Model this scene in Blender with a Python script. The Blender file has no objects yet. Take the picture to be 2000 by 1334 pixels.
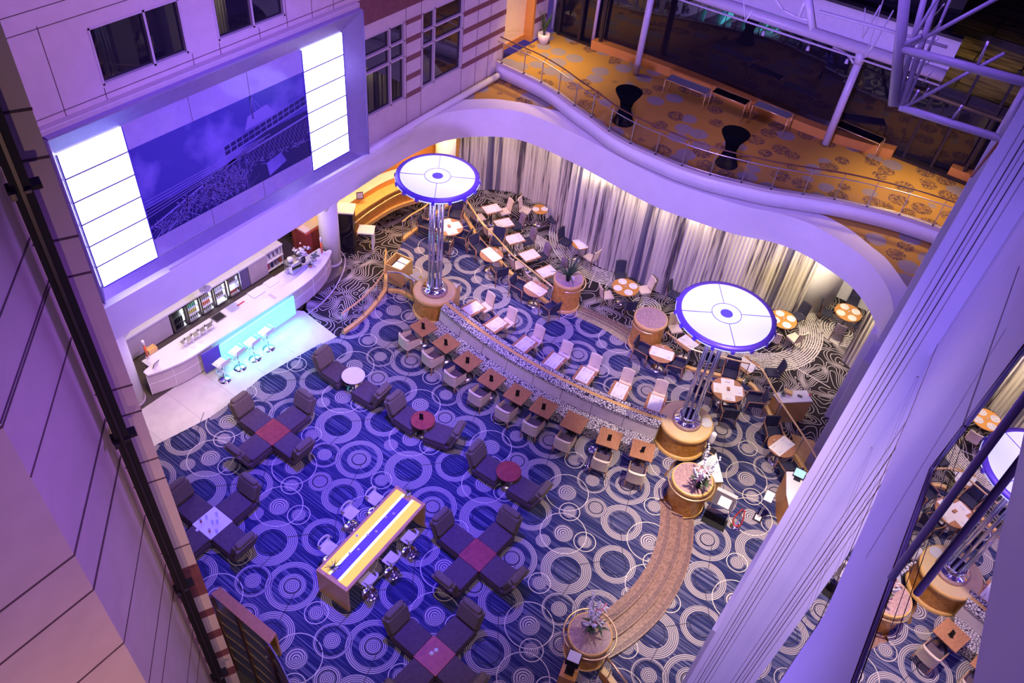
import bpy, math, random
from mathutils import Matrix, Vector
R_ = random.Random(7)
S = bpy.context.scene
COL = S.collection
# ---------------------------------------------------------------- camera (20 m above the lounge floor)
H = 20.0
F_PX = 1592.7153
WM = ((0.58757593, -0.80456447, 0.08620055), (-0.53518296, -0.46631124, -0.70436711), (0.60690504, 0.36773609, -0.70458246))
cd = bpy.data.cameras.new('camera'); cam = bpy.data.objects.new('camera', cd); COL.objects.link(cam)
cd.sensor_width = 36.0; cd.lens = F_PX * 36.0 / 2000.0; cd.clip_start = 0.05; cd.clip_end = 400
r0, r1, r2 = WM
cam.matrix_world = Matrix(((r0[0], -r1[0], -r2[0], 0), (r0[1], -r1[1], -r2[1], 0), (r0[2], -r1[2], -r2[2], H), (0, 0, 0, 1)))
S.camera = cam
S.view_settings.view_transform = 'Standard'; S.view_settings.look = 'None'; S.view_settings.gamma = 1
S.view_settings.exposure = 0.42
S.view_settings.use_curve_mapping = False
S.render.film_transparent = False
try:
    S.cycles.max_bounces = 6; S.cycles.diffuse_bounces = 3; S.cycles.glossy_bounces = 4; S.cycles.transparent_max_bounces = 12
    S.cycles.caustics_reflective = False; S.cycles.caustics_refractive = False; S.cycles.sample_clamp_indirect = 4
except Exception: pass
# ---------------------------------------------------------------- night ambience and the hall's coloured lighting
wd = bpy.data.worlds.new('world'); S.world = wd; wd.use_nodes = True
wd.node_tree.nodes['Background'].inputs[0].default_value = (0.26, 0.13, 0.85, 1)
wd.node_tree.nodes['Background'].inputs[1].default_value = 0.16
def lamp(name, kind, loc, target, power, color, size=1.0, size_y=None, spot=60, blend=0.8):
    l = bpy.data.lights.new(name, kind); l.energy = power; l.color = color
    if kind == 'AREA':
        l.size = size
        if size_y: l.shape = 'RECTANGLE'; l.size_y = size_y
    if kind == 'SPOT':
        l.spot_size = math.radians(spot); l.spot_blend = blend; l.shadow_soft_size = size
    if kind == 'POINT': l.shadow_soft_size = size
    o = bpy.data.objects.new(name, l); COL.objects.link(o); o.location = loc
    d = Vector(target) - Vector(loc)
    o.rotation_euler = d.to_track_quat('-Z', 'Y').to_euler()
    return o
VIO = (0.50, 0.26, 1.0); BLU = (0.07, 0.05, 1.0); WARM = (1.0, 0.72, 0.46); AMB = (1.0, 0.58, 0.22); LAV = (0.62, 0.45, 1.0)
# violet wash lamps up under the roof, blue wash on the lounge, warm downlights over dining and entrance
lamp('violet_wash', 'AREA', (13, 8, 25), (14, 8, 0), 1300, (0.30, 0.16, 1.0), 7)
lamp('violet_wash_facade', 'SPOT', (11, 1.5, 17), (15, 17.7, 8.5), 5600, (0.68, 0.34, 1.0), 0.8, spot=85)
lamp('blue_wash_facade', 'SPOT', (12, 6, 15), (12.5, 17.7, 6.3), 4600, (0.07, 0.04, 1.0), 0.5, spot=52, blend=1)
lamp('blue_spot', 'SPOT', (9.5, 9.5, 22), (9.2, 9.6, 0), 30000, (0.05, 0.02, 1.0), 0.4, spot=33, blend=1)
lamp('blue_spot', 'SPOT', (14, 9, 22), (18.2, 10.0, 0), 13000, (0.06, 0.03, 1.0), 0.4, spot=20, blend=1)
lamp('blue_spot', 'SPOT', (8, 12, 20), (14.0, 16.3, 0), 20000, (0.02, 0.01, 1.0), 0.4, spot=15, blend=1)
lamp('lounge_white_spot', 'SPOT', (12, 4, 20), (13.5, 11.5, 0), 3600, (0.62, 0.52, 1.0), 0.3, spot=26, blend=1)
lamp('soft_key', 'SPOT', (2.5, 0.3, 19), (9.5, 7, 0), 2500, (1.0, 0.76, 0.74), 0.4, spot=66, blend=1)
lamp('ring_wash', 'SPOT', (8, 5, 10.5), (24, 9.0, 5.5), 9500, (0.40, 0.26, 1.0), 0.6, spot=72)
lamp('ring_wash', 'SPOT', (9, 7, 8), (12.5, 17.4, 4.0), 1300, (0.40, 0.28, 1.0), 0.6, spot=75)
lamp('entrance_downlight', 'SPOT', (14.5, 1.2, 13), (14.0, 1.2, 0), 9000, (1.0, 0.82, 0.66), 0.2, spot=50, blend=1)
lamp('dining_downlight', 'SPOT', (18.5, 4.6, 14), (18.3, 4.6, 0), 4600, (1.0, 0.80, 0.60), 0.2, spot=38, blend=1)
lamp('dining_downlight', 'SPOT', (18.0, 13.0, 14), (18.2, 14.2, 0), 5200, (1.0, 0.82, 0.66), 0.2, spot=38, blend=1)
lamp('pier_warm_light', 'SPOT', (-2.0, 0.6, 9.5), (1.5, 5.6, 9.0), 420, (1.0, 0.50, 0.26), 0.08, spot=85, blend=1)
lamp('pier_warm_light', 'SPOT', (-1.2, -0.1, 12.5), (2.5, 6.2, 12.0), 230, (1.0, 0.62, 0.34), 0.03, spot=110, blend=0.6)
lamp('pier_violet_light', 'SPOT', (4.5, 0.8, 16), (1.8, 5.6, 12.0), 700, (0.40, 0.13, 1.0), 0.5, spot=80, blend=1)
lamp('void_fill', 'SPOT', (2.6, 2.4, 7), (4.2, 8.2, -.5), 420, (1.0, 0.85, 0.75), 0.2, spot=42, blend=1)  # unseen fill added to brighten the cabinet front over the void
lamp('pilaster_fill', 'SPOT', (-3.0, 3.0, 18), (5.0, -0.1, 13), 2600, (0.26, 0.18, 1.0), 0.3, spot=80, blend=1)  # unseen fill added beside the camera to brighten the pilaster face
for x, y, rz in ((24.55, 14.6, .5), (23.75, 12.0, .1), (23.55, 9.4, 0), (23.95, 6.8, -.2), (24.75, 4.4, -.3), (25.1, 2.6, 0), (23.9, 16.9, .8)):
    o = lamp('soffit_downlight', 'AREA', (x, y, 3.05), (x, y, 0), 27, (1.0, 0.84, 0.55), 0.16, 2.2); o.rotation_euler = (0, 0, rz)
lamp('curved_wall_fill', 'AREA', (25.0, 1.6, 2.95), (27.2, 3.2, 0.4), 150, (1.0, 0.84, 0.60), 0.6)  # unseen fill added to brighten the white curved wall
for x in (8.9, 10.4, 11.9, 13.4, 14.9):
    lamp('bar_downlight', 'AREA', (x, 18.5, 3.0), (x, 18.1, 0), 12, (1.0, 0.82, 0.70), 0.5)
lamp('bar_counter_wash', 'AREA', (11.2, 17.35, 3.0), (11.2, 16.6, 0), 20, (0.85, 0.80, 1.0), 5.0, 0.25)
lamp('bar_floor_light', 'SPOT', (7.6, 14.0, 7), (8.4, 16.3, 0), 800, (1.0, 0.74, 0.48), 0.2, spot=50, blend=1)
for x, y in ((18.2, 18.6), (20.2, 18.2), (21.8, 17.7)):
    lamp('counter_downlight', 'AREA', (x, y, 3.0), (x, y-.1, 0), 46, (1.0, 0.60, 0.24), 0.4)
lamp('balcony_lamp', 'SPOT', (26.6, 16.4, 8.6), (26.6, 16.0, 4.9), 620, (1.0, 0.66, 0.22), 0.2, spot=100, blend=1)
lamp('balcony_lamp', 'SPOT', (27.8, 1.6, 8.6), (27.6, 1.8, 4.9), 620, (1.0, 0.66, 0.22), 0.2, spot=100, blend=1)
lamp('balcony_lamp', 'SPOT', (26.2, 8.0, 9.0), (26.2, 8.0, 4.9), 90, (1.0, 0.50, 0.22), 0.2, spot=110, blend=1)
lamp('canopy_fill', 'SPOT', (33.5, 2.4, 11), (33.5, 2.0, 7.3), 200, (1.0, 0.70, 0.35), 0.3, spot=120, blend=1)  # unseen amber fill added above to light the canopy gold
lamp('corridor_lamp', 'AREA', (26.6, 17.4, 9.0), (26.8, 18.2, 6), 50, (1.0, 0.72, 0.34), 0.6)

# ---------------------------------------------------------------- picture-to-place helpers (a pixel of the 2000 x 1334 photo met with a plane)
def ray(px, py):
    a, b, c = px - 1000.0, py - 667.0, F_PX
    return tuple(WM[0][i]*a + WM[1][i]*b + WM[2][i]*c for i in range(3))
def at(px, py, z=0.0):
    d = ray(px, py); t = (z - H) / d[2]; return (d[0]*t, d[1]*t)
def at3(px, py, z=0.0): return at(px, py, z) + (z,)
def onY(px, py, Y):
    d = ray(px, py); t = Y / d[1]; return (d[0]*t, H + d[2]*t)
def onX(px, py, X):
    d = ray(px, py); t = X / d[0]; return (d[1]*t, H + d[2]*t)
def zover(P, px, py):
    d = ray(px, py); return H + d[2]*math.hypot(P[0], P[1])/math.hypot(d[0], d[1])
def inside(p, poly):
    x, y = p[0], p[1]; c = False; n = len(poly)
    for i in range(n):
        x1, y1 = poly[i][:2]; x2, y2 = poly[i-1][:2]
        if (y1 > y) != (y2 > y) and x < (x2-x1)*(y-y1)/(y2-y1)+x1: c = not c
    return c
def area2(poly): return sum(poly[i-1][0]*poly[i][1]-poly[i][0]*poly[i-1][1] for i in range(len(poly)))
def smooth(pts, n=6):
    out = []
    m = len(pts)
    for i in range(m-1):
        p0 = pts[max(i-1, 0)]; p1 = pts[i]; p2 = pts[i+1]; p3 = pts[min(i+2, m-1)]
        for k in range(n):
            t = k/n
            out.append(tuple(0.5*((2*p1[j])+(-p0[j]+p2[j])*t+(2*p0[j]-5*p1[j]+4*p2[j]-p3[j])*t*t+(-p0[j]+3*p1[j]-3*p2[j]+p3[j])*t**3) for j in range(len(p1))))
    out.append(tuple(pts[-1])); return out

# ---------------------------------------------------------------- materials
MT = {}
def newmat(name):
    m = bpy.data.materials.new(name); m.use_nodes = True; nt = m.node_tree
    return m, nt, nt.nodes['Principled BSDF'], nt.nodes, nt.links
def mat(name, col, rough=0.6, metal=0.0, emit=None, es=0.0, var=0.12, vscale=6.0, ior=None, spec=None, stretch=None, bump=0.0, bscale=40):
    m, nt, b, N, L = newmat(name)
    b.inputs['Roughness'].default_value = rough; b.inputs['Metallic'].default_value = metal
    if ior: b.inputs['IOR'].default_value = ior
    if spec is not None: b.inputs['Specular IOR Level'].default_value = spec
    tc = N.new('ShaderNodeTexCoord'); mp = N.new('ShaderNodeMapping'); L.new(tc.outputs['Object'], mp.inputs[0])
    if stretch: mp.inputs['Scale'].default_value = stretch
    nz = N.new('ShaderNodeTexNoise'); nz.inputs['Scale'].default_value = vscale; nz.inputs['Detail'].default_value = 4; L.new(mp.outputs[0], nz.inputs['Vector'])
    cr = N.new('ShaderNodeValToRGB'); L.new(nz.outputs[0], cr.inputs[0])
    cr.color_ramp.elements[0].position = 0.3; cr.color_ramp.elements[1].position = 0.7
    cr.color_ramp.elements[0].color = tuple(c*(1-var) for c in col)+(1,); cr.color_ramp.elements[1].color = tuple(min(1, c*(1+var)) for c in col)+(1,)
    L.new(cr.outputs[0], b.inputs['Base Color'])
    if emit: b.inputs['Emission Color'].default_value = emit+(1,); b.inputs['Emission Strength'].default_value = es
    if bump:
        n2 = N.new('ShaderNodeTexNoise'); n2.inputs['Scale'].default_value = bscale; L.new(mp.outputs[0], n2.inputs['Vector'])
        bp = N.new('ShaderNodeBump'); bp.inputs['Strength'].default_value = bump; bp.inputs['Distance'].default_value = 0.01
        L.new(n2.outputs[0], bp.inputs['Height']); L.new(bp.outputs[0], b.inputs['Normal'])
    MT[name] = m; return m
def math_(N, L, op, a, b=None, c=None):
    n = N.new('ShaderNodeMath'); n.operation = op
    for i, v in enumerate((a, b, c)):
        if v is None: continue
        if isinstance(v, (int, float)): n.inputs[i].default_value = v
        else: L.new(v, n.inputs[i])
    return n.outputs[0]
def mixc(N, L, fac, a, b):
    n = N.new('ShaderNodeMix'); n.data_type = 'RGBA'
    L.new(fac, n.inputs[0]) if not isinstance(fac, (int, float)) else setattr(n.inputs[0], 'default_value', fac)
    for i, v in ((6, a), (7, b)):
        if isinstance(v, tuple): n.inputs[i].default_value = v+(1,)
        else: L.new(v, n.inputs[i])
    return n.outputs[2]
mat('stone', (0.56, 0.46, 0.46), 0.55, var=0.05, vscale=3)
mat('stone_trim', (0.50, 0.42, 0.44), 0.5, var=0.05)
mat('maroon', (0.17, 0.06, 0.07), 0.5, var=0.15)
mat('groove', (0.10, 0.06, 0.07), 0.8)
mat('plaster', (0.72, 0.68, 0.72), 0.45, var=0.03, vscale=2)
mat('plaster_white', (0.80, 0.77, 0.74), 0.5, var=0.02)
mat('ceiling_white', (0.7, 0.66, 0.62), 0.7, var=0.03)
mat('gloss_panel', (0.34, 0.28, 0.52), 0.10, var=0.05, spec=0.9)
mat('frame_metal', (0.36, 0.30, 0.60), 0.28, metal=0.6, var=0.05)
mat('lightbox', (0.9, 0.95, 1.0), 0.4, emit=(0.86, 0.93, 1.0), es=2.6, var=0)
mat('cyan_light', (0.3, 0.9, 0.95), 0.3, emit=(0.14, 0.86, 1.0), es=1.1, var=0.0)
mat('disc_light', (0.25, 0.25, 0.4), 0.4, emit=(0.58, 0.58, 1.0), es=0.80, var=0)
mat('collar_light', (0.95, 0.95, 1.0), 0.4, emit=(1.0, 0.97, 0.95), es=2.6, var=0)
mat('strip_light', (0.5, 0.4, 0.2), 0.6, emit=(1.0, 0.80, 0.36), es=1.6, var=0, spec=0.1)
mat('strip_spill', (0.30, 0.20, 0.02), 0.6, emit=(1.0, 0.58, 0.15), es=0.85, spec=0.1, var=0.0)  # emission stands in for strip light spilling over the wooden panels
mat('fridge_light', (0.9, 0.95, 0.95), 0.4, emit=(0.80, 0.95, 0.90), es=3.0, var=0.0)
mat('disc_hub', (0.06, 0.04, 0.5), 0.4, var=0)
mat('rim_purple', (0.10, 0.05, 0.50), 0.35, metal=0.3, var=0.05)
mat('wood_light', (0.74, 0.44, 0.14), 0.35, var=0.18, vscale=5, stretch=(1, 8, 8))
mat('wood_orange', (0.58, 0.25, 0.05), 0.35, var=0.2, vscale=5, stretch=(1, 8, 8))
mat('wood_top', (0.42, 0.19, 0.09), 0.35, var=0.25, vscale=6, stretch=(1, 10, 1))
mat('wood_red', (0.36, 0.06, 0.05), 0.4, var=0.2, vscale=8)
mat('low_red', (0.42, 0.09, 0.025), 0.4, var=0.2, vscale=8)
mat('wood_dark', (0.13, 0.05, 0.03), 0.4, var=0.2)
mat('cream_wood', (0.85, 0.62, 0.32), 0.35, var=0.06, vscale=3)
mat('veneer_burl', (0.62, 0.28, 0.05), 0.25, var=0.25, vscale=9)
mat('marble', (0.74, 0.68, 0.60), 0.45, var=0.06, vscale=3)
mat('slate', (0.17, 0.19, 0.22), 0.3, var=0.1)
mat('stone_brown', (0.25, 0.14, 0.115), 0.25, var=0.3, vscale=14)
mat('stone_pink', (0.42, 0.26, 0.25), 0.25, var=0.25, vscale=18)
mat('groove_dark', (0.07, 0.03, 0.05), 0.6)
mat('chrome', (0.85, 0.86, 0.9), 0.08, metal=1, var=0.02)
mat('pole_steel', (0.75, 0.75, 0.85), 0.22, metal=1, var=0.02)
mat('steel', (0.6, 0.55, 0.62), 0.3, metal=1, var=0.04)
mat('brass', (0.88, 0.62, 0.30), 0.3, metal=0.75, var=0.05)
mat('dark_metal', (0.05, 0.04, 0.05), 0.35, metal=0.6)
mat('black', (0.010, 0.009, 0.011), 0.6, spec=0.2)
mat('black_cloth', (0.003, 0.003, 0.007), 0.9, spec=0.05)
mat('tube_paint', (0.62, 0.55, 0.66), 0.35, var=0.04)
mat('lounge_fabric', (0.17, 0.13, 0.10), 0.9, var=0.15, vscale=30, bump=0.3)
mat('lounge_seat', (0.10, 0.065, 0.085), 0.9, var=0.15, vscale=12, bump=0.4)  # darker, purpler copy of lounge_fabric: coloured top light put into the seats
mat('beige_fabric', (0.78, 0.63, 0.47), 0.75, var=0.05)
mat('navy_fabric', (0.030, 0.028, 0.06), 0.8, var=0.2)
mat('grey_fabric', (0.62, 0.53, 0.50), 0.8, var=0.06)
mat('white_plastic', (0.82, 0.80, 0.78), 0.3, var=0.02)
mat('white_paper', (0.85, 0.80, 0.78), 0.7, var=0.02)
mat('white_top', (0.82, 0.78, 0.74), 0.3, var=0.02)
mat('paper_dark', (0.05, 0.04, 0.06), 0.5)
mat('leaf', (0.035, 0.075, 0.03), 0.5, var=0.4, vscale=20)
mat('leaf_grey', (0.16, 0.20, 0.14), 0.6, var=0.4, vscale=20)
mat('petal_white', (0.85, 0.80, 0.88), 0.6)
mat('petal_pink', (0.75, 0.25, 0.35), 0.6, var=0.3, vscale=40)
mat('red', (0.65, 0.05, 0.05), 0.4)
mat('orange_liquid', (0.85, 0.16, 0.05), 0.2)
mat('green_item', (0.05, 0.45, 0.18), 0.5, var=0.4, vscale=60)
mat('yellow_item', (0.75, 0.60, 0.05), 0.5, var=0.3, vscale=60)
mat('mixed_bottle', (0.30, 0.20, 0.16), 0.3, var=0.8, vscale=30)
mat('dark_floor', (0.10, 0.075, 0.065), 0.5, var=0.1)
mat('screen', (0.4, 0.7, 0.7), 0.3, emit=(0.35, 0.75, 0.8), es=0.5, var=0.3, vscale=15)
mat('night', (0.004, 0.004, 0.008), 0.9)
mat('canopy_reflection', (0.16, 0.12, 0.06), 0.3, var=0.8, vscale=1.2, stretch=(3, .6, 1))  # gold-brown streaks painted in for reflections on the canopy glass
mat('pot_white', (0.8, 0.72, 0.62), 0.3, var=0.02)
mat('spot_bulb', (1, 1, 1), 0.3, emit=(1, 0.85, 0.65), es=30, var=0)
mat('yellow_wall', (0.80, 0.62, 0.30), 0.6, var=0.03)
mat('plate_white', (0.86, 0.82, 0.76), 0.25, var=0.02)
mat('candle_wax', (0.86, 0.83, 0.75), 0.5)
# dark window glass that mirrors the hall
mat('dark_glass', (0.010, 0.008, 0.016), 0.015, var=0.0, ior=1.65)
mat('mirror_glass', (0.72, 0.66, 0.84), 0.006, metal=1.0, var=0.0)
def glassmat(name, tint, ior=1.45, rough=0.02, tr=(0.9, 0.9, 0.95)):
    m, nt, b, N, L = newmat(name)
    N.remove(b); out = N['Material Output']
    t = N.new('ShaderNodeBsdfTransparent'); t.inputs[0].default_value = tr+(1,)
    g = N.new('ShaderNodeBsdfGlossy'); g.inputs[0].default_value = tint+(1,); g.inputs['Roughness'].default_value = rough
    f = N.new('ShaderNodeFresnel'); gm_ = N.new('ShaderNodeNewGeometry')
    L.new(math_(N, L, 'ADD', math_(N, L, 'MULTIPLY', gm_.outputs['Backfacing'], 1/ior-ior), ior), f.inputs[0])
    mx = N.new('ShaderNodeMixShader'); L.new(f.outputs[0], mx.inputs[0]); L.new(t.outputs[0], mx.inputs[1]); L.new(g.outputs[0], mx.inputs[2]); L.new(mx.outputs[0], out.inputs[0])
    MT[name] = m
glassmat('clear_glass', (0.9, 0.88, 1.0), 1.42)
glassmat('smoke_glass', (0.8, 0.8, 1.0), 1.7, tr=(0.09, 0.08, 0.10))
glassmat('blue_glass', (0.8, 0.8, 1.0), 1.5, tr=(0.35, 0.40, 0.95))
# blue striped carpet and its woven rings
def carpet(name, rings):
    m, nt, b, N, L = newmat(name); b.inputs['Roughness'].default_value = 0.95; b.inputs['Specular IOR Level'].default_value = 0.1
    tc = N.new('ShaderNodeNewGeometry'); mp = N.new('ShaderNodeMapping'); L.new(tc.outputs['Position'], mp.inputs[0]); mp.inputs['Scale'].default_value = (24, 0.35, 1)
    nz = N.new('ShaderNodeTexNoise'); nz.inputs['Scale'].default_value = 1.0; nz.inputs['Detail'].default_value = 3; L.new(mp.outputs[0], nz.inputs['Vector'])
    mp2 = N.new('ShaderNodeMapping'); L.new(tc.outputs['Position'], mp2.inputs[0]); mp2.inputs['Scale'].default_value = (0.9, 0.5, 1)
    n2 = N.new('ShaderNodeTexNoise'); n2.inputs['Scale'].default_value = 1.0; L.new(mp2.outputs[0], n2.inputs['Vector'])
    st = math_(N, L, 'MULTIPLY', math_(N, L, 'SUBTRACT', nz.outputs[0], 0.46), 5.0)
    st = math_(N, L, 'MULTIPLY', st, math_(N, L, 'ADD', n2.outputs[0], 0.1)); cl = N.new('ShaderNodeClamp'); L.new(st, cl.inputs[0])
    base = mixc(N, L, cl.outputs[0], (0.022, 0.026, 0.10), (0.22, 0.21, 0.33))
    if rings:
        uv = N.new('ShaderNodeUVMap'); sp = N.new('ShaderNodeSeparateXYZ'); L.new(uv.outputs[0], sp.inputs[0])
        s = math_(N, L, 'SINE', math_(N, L, 'MULTIPLY', sp.outputs[0], 2*math.pi))
        f = math_(N, L, 'GREATER_THAN', s, -0.2)
        base = mixc(N, L, f, (0.055, 0.05, 0.12), (0.50, 0.44, 0.43))
    L.new(base, b.inputs['Base Color']); MT[name] = m
carpet('carpet_blue', False); carpet('carpet_ring', True)
mat('carpet_dark', (0.018, 0.018, 0.045), 0.95, var=0.1)
mat('carpet_cream', (0.62, 0.56, 0.50), 0.95, var=0.06)
# black carpet with pale contour lines
def topo():
    m, nt, b, N, L = newmat('carpet_contour'); b.inputs['Roughness'].default_value = 0.95; b.inputs['Specular IOR Level'].default_value = 0.1
    g = N.new('ShaderNodeNewGeometry'); vals = []
    for dx, dy in ((0, 0), (.02, 0), (0, .02)):     # the noise and its slope, so the lines keep one width
        mp = N.new('ShaderNodeMapping'); mp.inputs['Location'].default_value = (dx, dy, 0); L.new(g.outputs['Position'], mp.inputs[0])
        nz = N.new('ShaderNodeTexNoise'); nz.noise_dimensions = '2D'; nz.inputs['Scale'].default_value = 1.0; nz.inputs['Detail'].default_value = 0.6; nz.inputs['Distortion'].default_value = 0.35
        L.new(mp.outputs[0], nz.inputs['Vector']); vals.append(math_(N, L, 'MULTIPLY', nz.outputs[0], 19.0))
    gx = math_(N, L, 'SUBTRACT', vals[1], vals[0]); gy = math_(N, L, 'SUBTRACT', vals[2], vals[0])
    gr = math_(N, L, 'MULTIPLY', math_(N, L, 'SQRT', math_(N, L, 'ADD', math_(N, L, 'MULTIPLY', gx, gx), math_(N, L, 'MULTIPLY', gy, gy))), 50.0)
    a = math_(N, L, 'ABSOLUTE', math_(N, L, 'SUBTRACT', math_(N, L, 'FRACT', vals[0]), 0.5))
    dist = math_(N, L, 'DIVIDE', a, math_(N, L, 'MAXIMUM', gr, 0.3))
    f = math_(N, L, 'LESS_THAN', dist, 0.0125)
    L.new(mixc(N, L, f, (0.030, 0.024, 0.026), (0.52, 0.46, 0.42)), b.inputs['Base Color']); MT['carpet_contour'] = m
topo()
def gold():
    m, nt, b, N, L = newmat('carpet_gold'); b.inputs['Roughness'].default_value = 0.95; b.inputs['Specular IOR Level'].default_value = 0.1
    g = N.new('ShaderNodeNewGeometry')
    v = N.new('ShaderNodeTexVoronoi'); v.inputs['Scale'].default_value = 1.3; v.inputs['Randomness'].default_value = .85; L.new(g.outputs['Position'], v.inputs['Vector'])
    nz = N.new('ShaderNodeTexNoise'); nz.inputs['Scale'].default_value = 11; nz.inputs['Detail'].default_value = 5; nz.inputs['Distortion'].default_value = 2.0; L.new(g.outputs['Position'], nz.inputs['Vector'])
    blob = math_(N, L, 'LESS_THAN', math_(N, L, 'ADD', v.outputs['Distance'], math_(N, L, 'MULTIPLY', nz.outputs[0], .25)), 0.60)
    sp = N.new('ShaderNodeSeparateXYZ'); L.new(v.outputs['Color'], sp.inputs[0])
    pick = math_(N, L, 'GREATER_THAN', sp.outputs[0], 0.5); pick2 = math_(N, L, 'GREATER_THAN', sp.outputs[1], 0.15)
    scr = math_(N, L, 'GREATER_THAN', nz.outputs[0], 0.49)
    blobc = mixc(N, L, pick, (0.27, 0.24, 0.26), (0.10, 0.06, 0.07))
    fac = math_(N, L, 'MULTIPLY', math_(N, L, 'MULTIPLY', blob, pick2), math_(N, L, 'MAXIMUM', scr, math_(N, L, 'SUBTRACT', 0.8, pick)))
    L.new(mixc(N, L, fac, (0.44, 0.25, 0.055), blobc), b.inputs['Base Color']); MT['carpet_gold'] = m
gold()
# pattern cloths
def cloth(name, sc, thr, c1, c2):
    m, nt, b, N, L = newmat(name); b.inputs['Roughness'].default_value = 0.85
    tc = N.new('ShaderNodeTexCoord'); v = N.new('ShaderNodeTexVoronoi'); v.inputs['Scale'].default_value = sc; v.feature = 'DISTANCE_TO_EDGE'; L.new(tc.outputs['Object'], v.inputs['Vector'])
    f = math_(N, L, 'LESS_THAN', v.outputs['Distance'], thr)
    L.new(mixc(N, L, f, c1, c2), b.inputs['Base Color']); MT[name] = m
cloth('speckle_cloth', 14, 0.10, (0.66, 0.60, 0.56), (0.03, 0.02, 0.05))
cloth('lace_cloth', 26, 0.13, (0.06, 0.025, 0.05), (0.42, 0.32, 0.38))
# striped curtain: vertical folds of different greys
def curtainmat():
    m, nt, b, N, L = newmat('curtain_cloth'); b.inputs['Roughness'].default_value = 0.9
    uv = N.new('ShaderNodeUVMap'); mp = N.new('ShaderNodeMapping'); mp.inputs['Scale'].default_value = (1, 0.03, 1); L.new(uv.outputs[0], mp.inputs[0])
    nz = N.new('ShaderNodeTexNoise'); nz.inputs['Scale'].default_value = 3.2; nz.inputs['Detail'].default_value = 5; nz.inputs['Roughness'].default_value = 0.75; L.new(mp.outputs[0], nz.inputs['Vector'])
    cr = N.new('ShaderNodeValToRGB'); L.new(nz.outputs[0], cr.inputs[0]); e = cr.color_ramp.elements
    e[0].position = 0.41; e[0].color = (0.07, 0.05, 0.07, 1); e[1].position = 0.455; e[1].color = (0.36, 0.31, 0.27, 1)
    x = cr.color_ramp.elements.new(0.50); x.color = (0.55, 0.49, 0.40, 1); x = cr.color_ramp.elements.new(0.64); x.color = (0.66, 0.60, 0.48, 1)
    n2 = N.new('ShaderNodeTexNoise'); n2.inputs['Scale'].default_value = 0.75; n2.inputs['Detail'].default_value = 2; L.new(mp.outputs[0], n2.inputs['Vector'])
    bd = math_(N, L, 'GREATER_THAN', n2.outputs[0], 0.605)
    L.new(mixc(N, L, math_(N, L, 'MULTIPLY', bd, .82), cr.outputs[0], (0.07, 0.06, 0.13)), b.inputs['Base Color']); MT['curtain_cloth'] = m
curtainmat()
# duotone photo print: pale clouds on deep blue
def printmat():
    m, nt, b, N, L = newmat('print_sky'); b.inputs['Roughness'].default_value = 0.25
    g = N.new('ShaderNodeNewGeometry'); nz = N.new('ShaderNodeTexNoise'); nz.inputs['Scale'].default_value = 0.8; nz.inputs['Detail'].default_value = 6; L.new(g.outputs['Position'], nz.inputs['Vector'])
    cr = N.new('ShaderNodeValToRGB'); L.new(nz.outputs[0], cr.inputs[0]); e = cr.color_ramp.elements
    e[0].position = 0.46; e[0].color = (0.05, 0.04, 0.30, 1); e[1].position = 0.78; e[1].color = (0.24, 0.18, 0.60, 1)
    L.new(cr.outputs[0], b.inputs['Base Color'])
    MT['print_sky'] = m
    for nm, c in (('print_dark', (0.010, 0.006, 0.10)), ('print_line', (0.20, 0.15, 0.50))):
        m, nt, b, N, L = newmat(nm); b.inputs['Base Color'].default_value = c+(1,); b.inputs['Roughness'].default_value = 0.25
        MT[nm] = m
printmat()

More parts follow.
